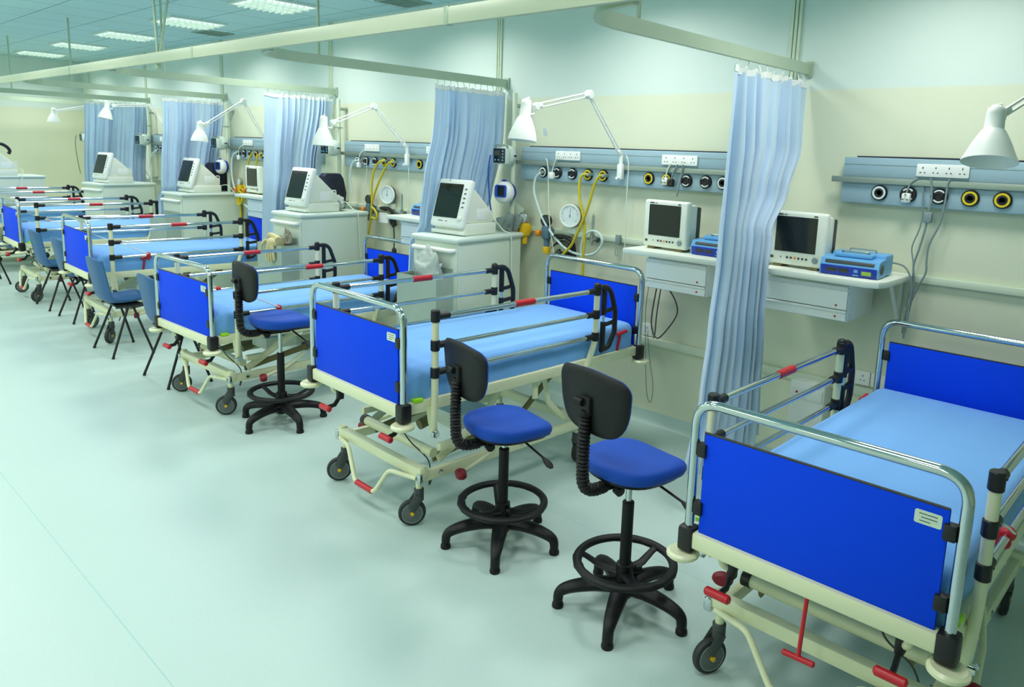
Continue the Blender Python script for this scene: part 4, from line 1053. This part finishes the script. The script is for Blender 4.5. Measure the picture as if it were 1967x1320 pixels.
# ------------------------------------------------------------------ pumps on wall poles
def mount_pole(label, y):
    t = thing('mounting_pole', label, 'pole', (4.36, y, 1.30), 0, 'cream mounting poles at the wall')
    MB().cyl((0, 0, 0), (0, 0, 1.12), .02, 14, .003).build('tube', M['trunk'], t)
    for z in (.06, 1.02): MB().box((.048, 0, z), (.097, .035, .03), .004).build('wall_bracket', M['steel'], t)
    m = MB(); m.tube([(-.06, -.01, .83), (.03, -.03, .83)], .005, 8); m.tube([(-.06, -.01, .83), (-.06, -.01, .80)], .004, 6); m.build('hook', M['steel'], t)
    return t
def white_pump(label, y, rz):
    t = thing('infusion_pump', label, 'infusion pump', (4.27, y, 1.92), rz, 'white pumps on the wall poles')
    m = MB(); m.ball((.02, 0, .0), (.085, .075, .085), 22, 14); m.box((-.05, 0, -.005), (.08, .13, .13), .02); m.build('case', M['trolley_top'], t)
    fp = MB().box((-.0905, 0, -.002), (.006, .11, .115), .003).build('front_panel', M['screen'], t)
    m = MB(); m.box((-.0945, .018, .02), (.002, .05, .04)); m.build('display', M['green_lcd'].copy() if False else M['dark_grey'], fp)
    m = MB()
    for k in range(4): m.cyl((-.0935, -.036, .035-.024*k), (-.096, -.036, .035-.024*k), .007, 10)
    for k in range(2): m.cyl((-.0935, .035-.03*k, -.035), (-.096, .035-.03*k, -.035), .007, 10)
    m.build('button', M['device_blue'], fp)
    m = MB(); m.tube([(-.055, .055, .055), (-.065, .055, .082), (-.065, -.055, .082), (-.055, -.055, .055)], .0075, 8, .015); m.build('handle', M['steel'], t)
    m = MB(); m.box((.03, -.073, .0), (.04, .008, .014), .002); m.build('side_slot', M['dark_grey'], t)
    m = MB(); m.box((.075, 0, .0), (.06, .04, .05), .006); m.build('pole_clamp', M['cable_grey'], t)
    return t
def blue_feed_pump(label, y, rz):
    t = thing('feeding_pump', label, 'feeding pump', (4.27, y, 1.625), rz, 'white and blue pumps on the wall poles')
    T = Matrix.Rotation(-PI/2, 4, 'Y')
    m = MB(); m.lathe([(.001, -.03), (.075, -.03), (.088, -.015), (.092, .01), (.086, .035), (.07, .048), (.001, .05)], 28, T); b_ = m.build('case', M['white'], t)
    MB().lathe([(.001, -.075), (.055, -.073), (.078, -.055), (.083, -.031), (.001, -.031)], 26, T).build('rear_case', M['deep_blue'], t)
    fp = MB().prism(rect(.115, .10, .02), .006, face_T(-.047, .004, .01)).build('front_panel', M['cable_blue'], t)
    MB().prism(rect(.066, .08, .004), .002, face_T(-.0535, .0, .012)).build('display', M['screen'], fp)
    MB().ball((-.01, .0, .095), (.018, .022, .01)).build('top_button', M['deep_blue'], t)
    MB().box((.07, 0, .0), (.05, .03, .04), .006).build('pole_clamp', M['cable_grey'], t)
    return t
PN = ['nearest', 'second', 'third', 'fourth', 'fifth']
PT = ['above the nearest trolley', 'by the broad folded curtain', 'in front of the fourth curtain', 'in front of the farthest curtain', 'left of the farthest curtain']
for k in range(1, 6):
    y = 2.0356+2.6031*k-.19
    mount_pole('cream wall pole %s' % PT[k-1], y)
    white_pump('white pump with a dark display panel, on the pole %s' % PT[k-1], y, math.radians((12, 8, 8, 10, 0)[k-1]))
    if k in (1, 3): blue_feed_pump('round white and blue pump on the pole %s' % PT[k-1], y, math.radians(10))
t = thing('feed_line', 'thin blue tube hanging from the white pump above the nearest trolley', 'tube', (4.17, 4.51, 1.92))
MB().tube(spline([(-.01, .0, .0), (-.02, .01, -.12), (-.01, .01, -.26), (.0, .0, -.40), (.03, -.02, -.58)], 8), .006, 8).build('tube', M['cable_blue'], t)
t = thing('tube', 'dark thin tube hanging from the pump at the left edge of the farthest curtain', 'tube', (4.17, 14.88, 1.92))
MB().tube(spline([(-.05, .0, .03), (-.07, .0, -.12), (-.06, -.01, -.36), (-.03, -.02, -.62)], 8), .005, 8).build('tube', M['cable_dark'], t)
t = thing('tube', 'thin blue tube hanging from the white pump before the farthest curtain', 'tube', (4.18, 12.24, 1.90))
MB().tube(spline([(0, .0, .0), (.01, -.01, -.22), (.06, -.04, -.4), (.13, -.10, -.56)], 8), .005, 8).build('tube', M['cable_grey'], t)
# clutter of clear packs under the blue pump
x0, y0 = 4.28, 4.40
t = thing('clear_pack', 'bundle of clear plastic packs leaning under the round blue pump', 'plastic pack', (x0, y0, 1.31), .2)
for q, (dx, dy, a, h) in enumerate(((0, 0, .25, .14), (-.04, .04, -.2, .11), (.03, -.05, .5, .13))):
    MB().box((dx, dy, h/2+.008), (.03, .09, h), .008, Matrix.Rotation(a, 3, 'X') ).build('pack', M['clear'], t)
o = MB().box((0, 0, .0), (.003, .10, .15), .001, Matrix.Rotation(.5, 3, 'X')).build('paper_sheet', M['paper'], None, loc=(4.40, 4.43, 1.45)); tag(o, 'tilted white sheet behind the clear plastic packs at the wall', 'paper')

# ------------------------------------------------------------------ things on the wall rail
def regulator(label, y, z, body, sgn=1, jar=False, gauge=True):
    t = thing('suction_regulator', label, 'regulator', (4.375, y, z), 0, 'suction regulators on the wall rail')
    m = MB(); m.box((0, 0, 0), (.07, .075, .11), .018); m.cyl((0, 0, -.05), (0, 0, -.12), .024, 14, .006); m.box((.045, 0, .0), (.04, .05, .06), .006)
    m.build('body', body, t)
    m = MB(); m.cyl((-.03, .045, -.01), (-.03, .085, -.01), .026, 14, .006); m.build('control_knob', M['orange'], t)
    g = MB(); T = face_T(-.0, .012, .092); g.lathe([(.012, -.02), (.046, -.02), (.048, .015), (.044, .02), (.04, .016), (.001, .016)], 24, T)
    g = g.build('gauge', M['steel'] if body == M['reg_yellow'] else M['black'], t)
    MB().lathe([(.001, .0165), (.038, .0165), (.038, .0175), (.001, .0175)], 20, T).build('dial', M['dial'] if body == M['reg_yellow'] else M['dark_grey'], g)
    if jar: MB().lathe([(.02, -.17), (.03, -.165), (.033, -.13), (.03, -.115), (.02, -.11)], 16).build('trap_jar', M['reg_yellow'], t)
    return t
regulator('yellow suction regulator with a round gauge, right above the nearest trolley\'s corner', 4.31, 1.33, M['reg_yellow'])
regulator('slate blue suction regulator with an orange knob, above the second bed\'s head', 4.06, 1.33, M['reg_grey'], jar=True)
regulator('slate suction regulator on the wall beside the black padded case', 6.52, 1.33, M['reg_grey'])
regulator('yellow suction regulator by the far desk, left of the broad folded curtain', 9.36, 1.36, M['reg_yellow'])
regulator('slate suction regulator by the far desk, right of the yellow one', 9.12, 1.36, M['reg_grey'], jar=True)

def bp_gauge(label, y, z, with_card=False):
    t = thing('blood_pressure_gauge', label, 'gauge', (4.40, y, z), 0, 'wall blood pressure gauges')
    T = frameT((-.01, 0, 0), (.25, -1, 0), (-.08, 0, 1))
    T = Matrix.Translation((-.01, 0, 0)) @ Matrix.Rotation(.22, 4, 'Z') @ frameT((0, 0, 0), (0, -1, 0), (0, 0, 1))
    c = MB().lathe([(.001, -.03), (.07, -.028), (.088, -.012), (.090, .012), (.084, .02), (.001, .02)], 32, T).build('case', M['dark_grey'], t)
    MB().lathe([(.079, .018), (.080, .027), (.089, .027), (.0905, .010), (.087, .010)], 36, T, caps=False).build('rim', M['white'], c)
    MB().lathe([(.001, .0185), (.081, .0185), (.081, .021), (.001, .021)], 32, T).build('dial', M['dial'], c)
    m = MB()
    for k in range(26):
        a = -2.2+4.4*k/25; r1 = .066 if k % 5 else .060
        p0 = T @ Vector((r1*math.sin(a), r1*math.cos(a), .0215)); p1 = T @ Vector((.073*math.sin(a), .073*math.cos(a), .0215)); m.cyl(p0, p1, .0008 if k % 5 else .0014, 5)
    m.cyl(T @ Vector((0, -.015, .022)), T @ Vector((.004, .058, .022)), .0012, 5); m.cyl(T @ Vector((0, 0, .02)), T @ Vector((0, 0, .024)), .005, 10)
    m.build('scale', M['cable_dark'], c)
    m = MB(); m.box((.025, 0, -.115), (.05, .085, .06), .008); m.cyl((.0, .0, -.06), (.01, 0, -.10), .014, 10); m.build('bracket', M['offwhite'], t)
    return t
bp_gauge('round white dial gauge on the wall over the second bed\'s head', 3.825, 1.482)
bp_gauge('round white dial gauge on the wall over the third bed\'s head', 6.22, 1.49)
def cuff(label, y, z, card):
    t = thing('blood_pressure_cuff', label, 'cuff', (4.405, y, z), 0, 'black blood pressure cuffs')
    rnd = random.Random(int(y*10)); m = MB()
    m.sweep(spline([(0, .10, .03), (-.02, .06, .045), (-.02, -.02, .04), (-.01, -.08, .0), (0, -.09, -.09), (.005, -.08, -.12)], 6), [(.016, .028+.016*math.sin(k*.25)) for k in range(31)], 10)
    m.ball((-.005, -.06, -.06), (.026, .04, .065)); m.ball((-.0, .07, .035), (.02, .045, .022))
    m.build('wrap', M['black'], t)
    m = MB()
    for k in range(3):
        pts = [(-.03-.006*k, .11*math.cos(a)*.8+.01*k, -.035+.045*math.sin(a)-.012*k) for a in [2*PI*q/24 for q in range(22)]]
        m.tube(pts, .006, 6)
    if not card:
        m.tube(spline([(-.02, .05, -.06), (-.02, .02, -.09), (-.02, -.03, -.10)], 5), .007, 6); m.ball((-.02, -.0, -.115), (.022, .032, .022)); m.build('coiled_tube', M['black'], t)
    else:
        m.bm.free(); m = MB(); m.tube(spline([(0, -.07, -.10), (.0, -.08, -.22), (.0, -.08, -.34)], 5), .006, 6); m.ball((0, -.08, -.38), (.024, .028, .045)); m.build('bulb_tube', M['black'], t)
        MB().prism(rect(.15, .10, .012), .003, face_T(-.035, .045, -.05)).build('card', M['white'], t)
    return t
cuff('black blood pressure cuff and coiled tube hanging under the dial over the second bed', 3.88, 1.27, False)
cuff('black blood pressure cuff with a white card hanging under the dial over the third bed', 6.23, 1.31, True)
def flowmeter(label, y):
    t = thing('flowmeter', label, 'flowmeter', (4.385, y, 1.33), 0, 'clear tube flowmeters on the wall rail')
    m = MB(); m.cyl((0, 0, .035), (0, 0, .175), .013, 12, .003); m.build('tube', M['clear'], t)
    m = MB(); m.cyl((0, 0, .02), (0, 0, .19), .0025, 6); m.build('float_rod', M['steel'], t)
    m = MB(); m.cyl((0, 0, -.03), (0, 0, .035), .018, 12, .004); m.cyl((-.0, .05, -.005), (0, -.05, -.005), .011, 10, .003); m.cyl((0, 0, -.03), (0, 0, -.055), .008, 8); m.box((.03, 0, 0), (.05, .03, .03), .004); m.build('valve_body', M['steel'], t)
    m = MB(); m.cyl((-.01, -.05, -.005), (-.01, -.075, -.005), .02, 12, .005); m.build('control_knob', M['dark_grey'], t)
    return t
flowmeter('clear tube flowmeter beside the dial gauge over the second bed', 3.60)
flowmeter('clear tube flowmeter beside the dial gauge over the third bed', 6.0)
t = thing('rail_clip', 'small grey clip with a wire hook on the wall rail left of the second desk', 'clip', (4.41, 3.37, 1.34))
MB().box((0, 0, 0), (.03, .04, .075), .005).build('clip_body', M['cable_grey'], t)
MB().tube(spline([(-.01, 0, -.03), (-.02, .005, -.07), (-.015, .012, -.11), (-.015, -.008, -.115), (-.015, -.006, -.06)], 5), .0025, 6).build('wire_hook', M['steel'], t)
t = thing('wall_cabinet', 'small white wall box with a red dot, low behind the nearest curtain', 'wall box', (W, 1.80, .40))
MB().box((-.065, 0, 0), (.13, .22, .46), .008).build('case', M['white'], t); MB().box((-.134, .0, .16), (.01, .20, .07), .003).build('lid', M['white'], t)
MB().cyl((-.138, .06, .165), (-.144, .06, .165), .007, 10).build('lock', M['red'], t)
for y, lab in ((1.52, 'white wall socket behind the nearest bed\'s head, left of its pair'), (1.43, 'white wall socket behind the nearest bed\'s head, right of its pair'), (3.09, 'white wall socket behind the head end of the second bed')):
    t = thing('wall_socket', lab, 'socket', (W, y, .705)); socket_plate(t, 0, 0, .085, .085, 1, 0)

# ------------------------------------------------------------------ hoses and cables hanging on the wall
def line(name, label, cat, key, r, m, plug=None, group=None):
    pts = [Vector(p) for p in PATHS[key]]; c = pts[0].copy()
    t = thing(name, label, cat, c, 0, group)
    MB().tube(spline([p-c for p in pts], 8), r, 8).build('tube' if 'hose' in name else 'flex', m, t)
    if plug:
        e = pts[-1]-c if plug[1] else Vector((0, 0, 0))
        if plug[0] == 'uk':
            MB().box(e+Vector((0, 0, -.012)), (.03, .046, .052), .008).build('plug', plug[2], t)
            if plug[3]: 
                for dy, dz in ((-.012, -.02), (.012, -.02), (0, .006)): MB().box(e+Vector((-.022, dy, dz)), (.02, .006, .006)).build('pin', M['brown'], t)
        elif plug[0] == 'fit':
            MB().cyl(e+Vector((.05, 0, 0)), e+Vector((-.012, .006, -.004)), .012, 12, .003).build('fitting', M['steel'], t)
    return t
WH = M['cable_white']; GR = M['cable_grey']; DK = M['cable_dark']
line('power_cable', 'short pale cable with a big white plug on the nearest service panel', 'cable', 'a1', .0055, GR, ('uk', 1, M['white'], 1))
line('power_cable', 'grey cable with an inline connector falling from the nearest panel\'s sockets', 'cable', 'a2', .0055, GR)
line('power_cable', 'pale cable nearest the wall below the nearest panel\'s sockets', 'cable', 'a3', .004, GR)
line('power_cable', 'rightmost grey cable curving down from the nearest panel to the bed head', 'cable', 'a4', .0055, GR)
line('power_cable', 'grey cable looping off the back of the nearest light blue device', 'cable', 'a5', .005, GR)
o = MB().box((0, 0, 0), (.03, .045, .06), .010).build('cable_connector', GR, None, loc=(4.37, 1.247, 1.687)); tag(o, 'grey inline connector on the cables under the nearest service panel', 'connector')
line('gas_hose', 'thick white hose looping from the second panel\'s leftmost outlet to the bed head', 'hose', 'bh', .0095, M['hose_white'], ('fit', 0))
line('power_cable', 'thin white cable hanging straight past the second panel\'s leftmost outlets', 'cable', 'bt', .0045, WH)
line('power_cable', 'short white cable with a white plug hung over the second panel\'s rail', 'cable', 'bp', .004, WH, ('uk', 1, M['white'], 0))
line('gas_hose', 'left yellow hose from the second panel, hanging straight behind the bed head', 'hose', 'by1', .0105, M['hose_yellow'], ('fit', 0), 'yellow hoses')
line('gas_hose', 'right yellow hose from the second panel, crossing over the left one', 'hose', 'by2', .0105, M['hose_yellow'], ('fit', 0), 'yellow hoses')
line('power_cable', 'thin white lamp cable below the clamp of the second bed\'s lamp', 'cable', 'bl', .004, WH)
line('power_cable', 'white cable with a white plug under the second panel\'s right sockets', 'cable', 'bc1', .005, WH, ('uk', 1, M['white'], 1))
line('power_cable', 'grey cable with a dark plug under the second panel\'s right sockets', 'cable', 'bc2', .005, GR, ('uk', 1, M['black'], 1))
line('power_cable', 'grey cable dropping behind the monitor left of the nearest curtain', 'cable', 'bc3', .005, GR)
line('power_cable', 'dark cable looped below the second desk\'s drawers', 'cable', 'bu1', .005, DK)
line('power_cable', 'short dark cable hanging inside the loop below the second desk', 'cable', 'bu2', .0045, DK)
line('call_cord', 'thin pale cord with a long loop near the floor under the second desk', 'cord', 'bu3', .003, GR)
line('gas_hose', 'white hose bending down from the third panel\'s leftmost outlet', 'hose', 'ch', .0095, M['hose_white'], ('fit', 0))
line('gas_hose', 'left yellow hose from the third panel beside the black padded case', 'hose', 'cy1', .0105, M['hose_yellow'], ('fit', 0), 'yellow hoses')
line('gas_hose', 'right yellow hose from the third panel, ending in a coil', 'hose', 'cy2', .0105, M['hose_yellow'], ('fit', 0), 'yellow hoses')
line('power_cable', 'thin white lamp cable below the third bed\'s lamp clamp', 'cable', 'cl', .004, WH)
line('power_cable', 'thin pale cable hanging from the third panel left of the yellow hoses', 'cable', 'ct', .003, WH)
line('gas_hose', 'white hose arching from the fourth panel past the far desk', 'hose', 'dh', .011, M['hose_white'], ('fit', 0))
line('gas_hose', 'left yellow hose hanging from the fourth panel', 'hose', 'dy1', .0115, M['hose_yellow'], ('fit', 0), 'yellow hoses')
line('gas_hose', 'right yellow hose hanging from the fourth panel by the far monitor', 'hose', 'dy2', .0115, M['hose_yellow'], ('fit', 0), 'yellow hoses')
line('gas_hose', 'white hose hanging from the farthest panel', 'hose', 'eh', .011, M['hose_white'], ('fit', 0))
for (y, z, lab, mm) in ((6.683, 1.775, 'white plug hanging over the third panel\'s rail', M['white']), (9.345, 1.765, 'white plug hanging over the fourth panel\'s rail', M['white'])):
    t = thing('power_plug', lab, 'plug', (4.355, y, z), 0)
    MB().box((0, 0, -.012), (.03, .046, .055), .008).build('plug_body', mm, t); MB().tube(spline([(0, 0, .01), (-.0, -.02, .09), (.02, -.06, .135), (.04, -.08, .13)], 5), .005, 6).build('flex', WH, t)

t = thing('gas_hose', 'coiled yellow hose hanging on the wall rail by the far desk', 'hose', (4.40, 9.28, 1.36), 0, 'yellow hoses')
MB().tube(spline([(-.02-.004*k, .085*math.cos(1.05*k)*(1-.02*k), -.02+.075*math.sin(1.05*k)-.006*k) for k in range(20)]+[(-.08, .0, -.2), (-.06, .02, -.36)], 6), .0115, 8).build('tube', M['hose_yellow'], t)
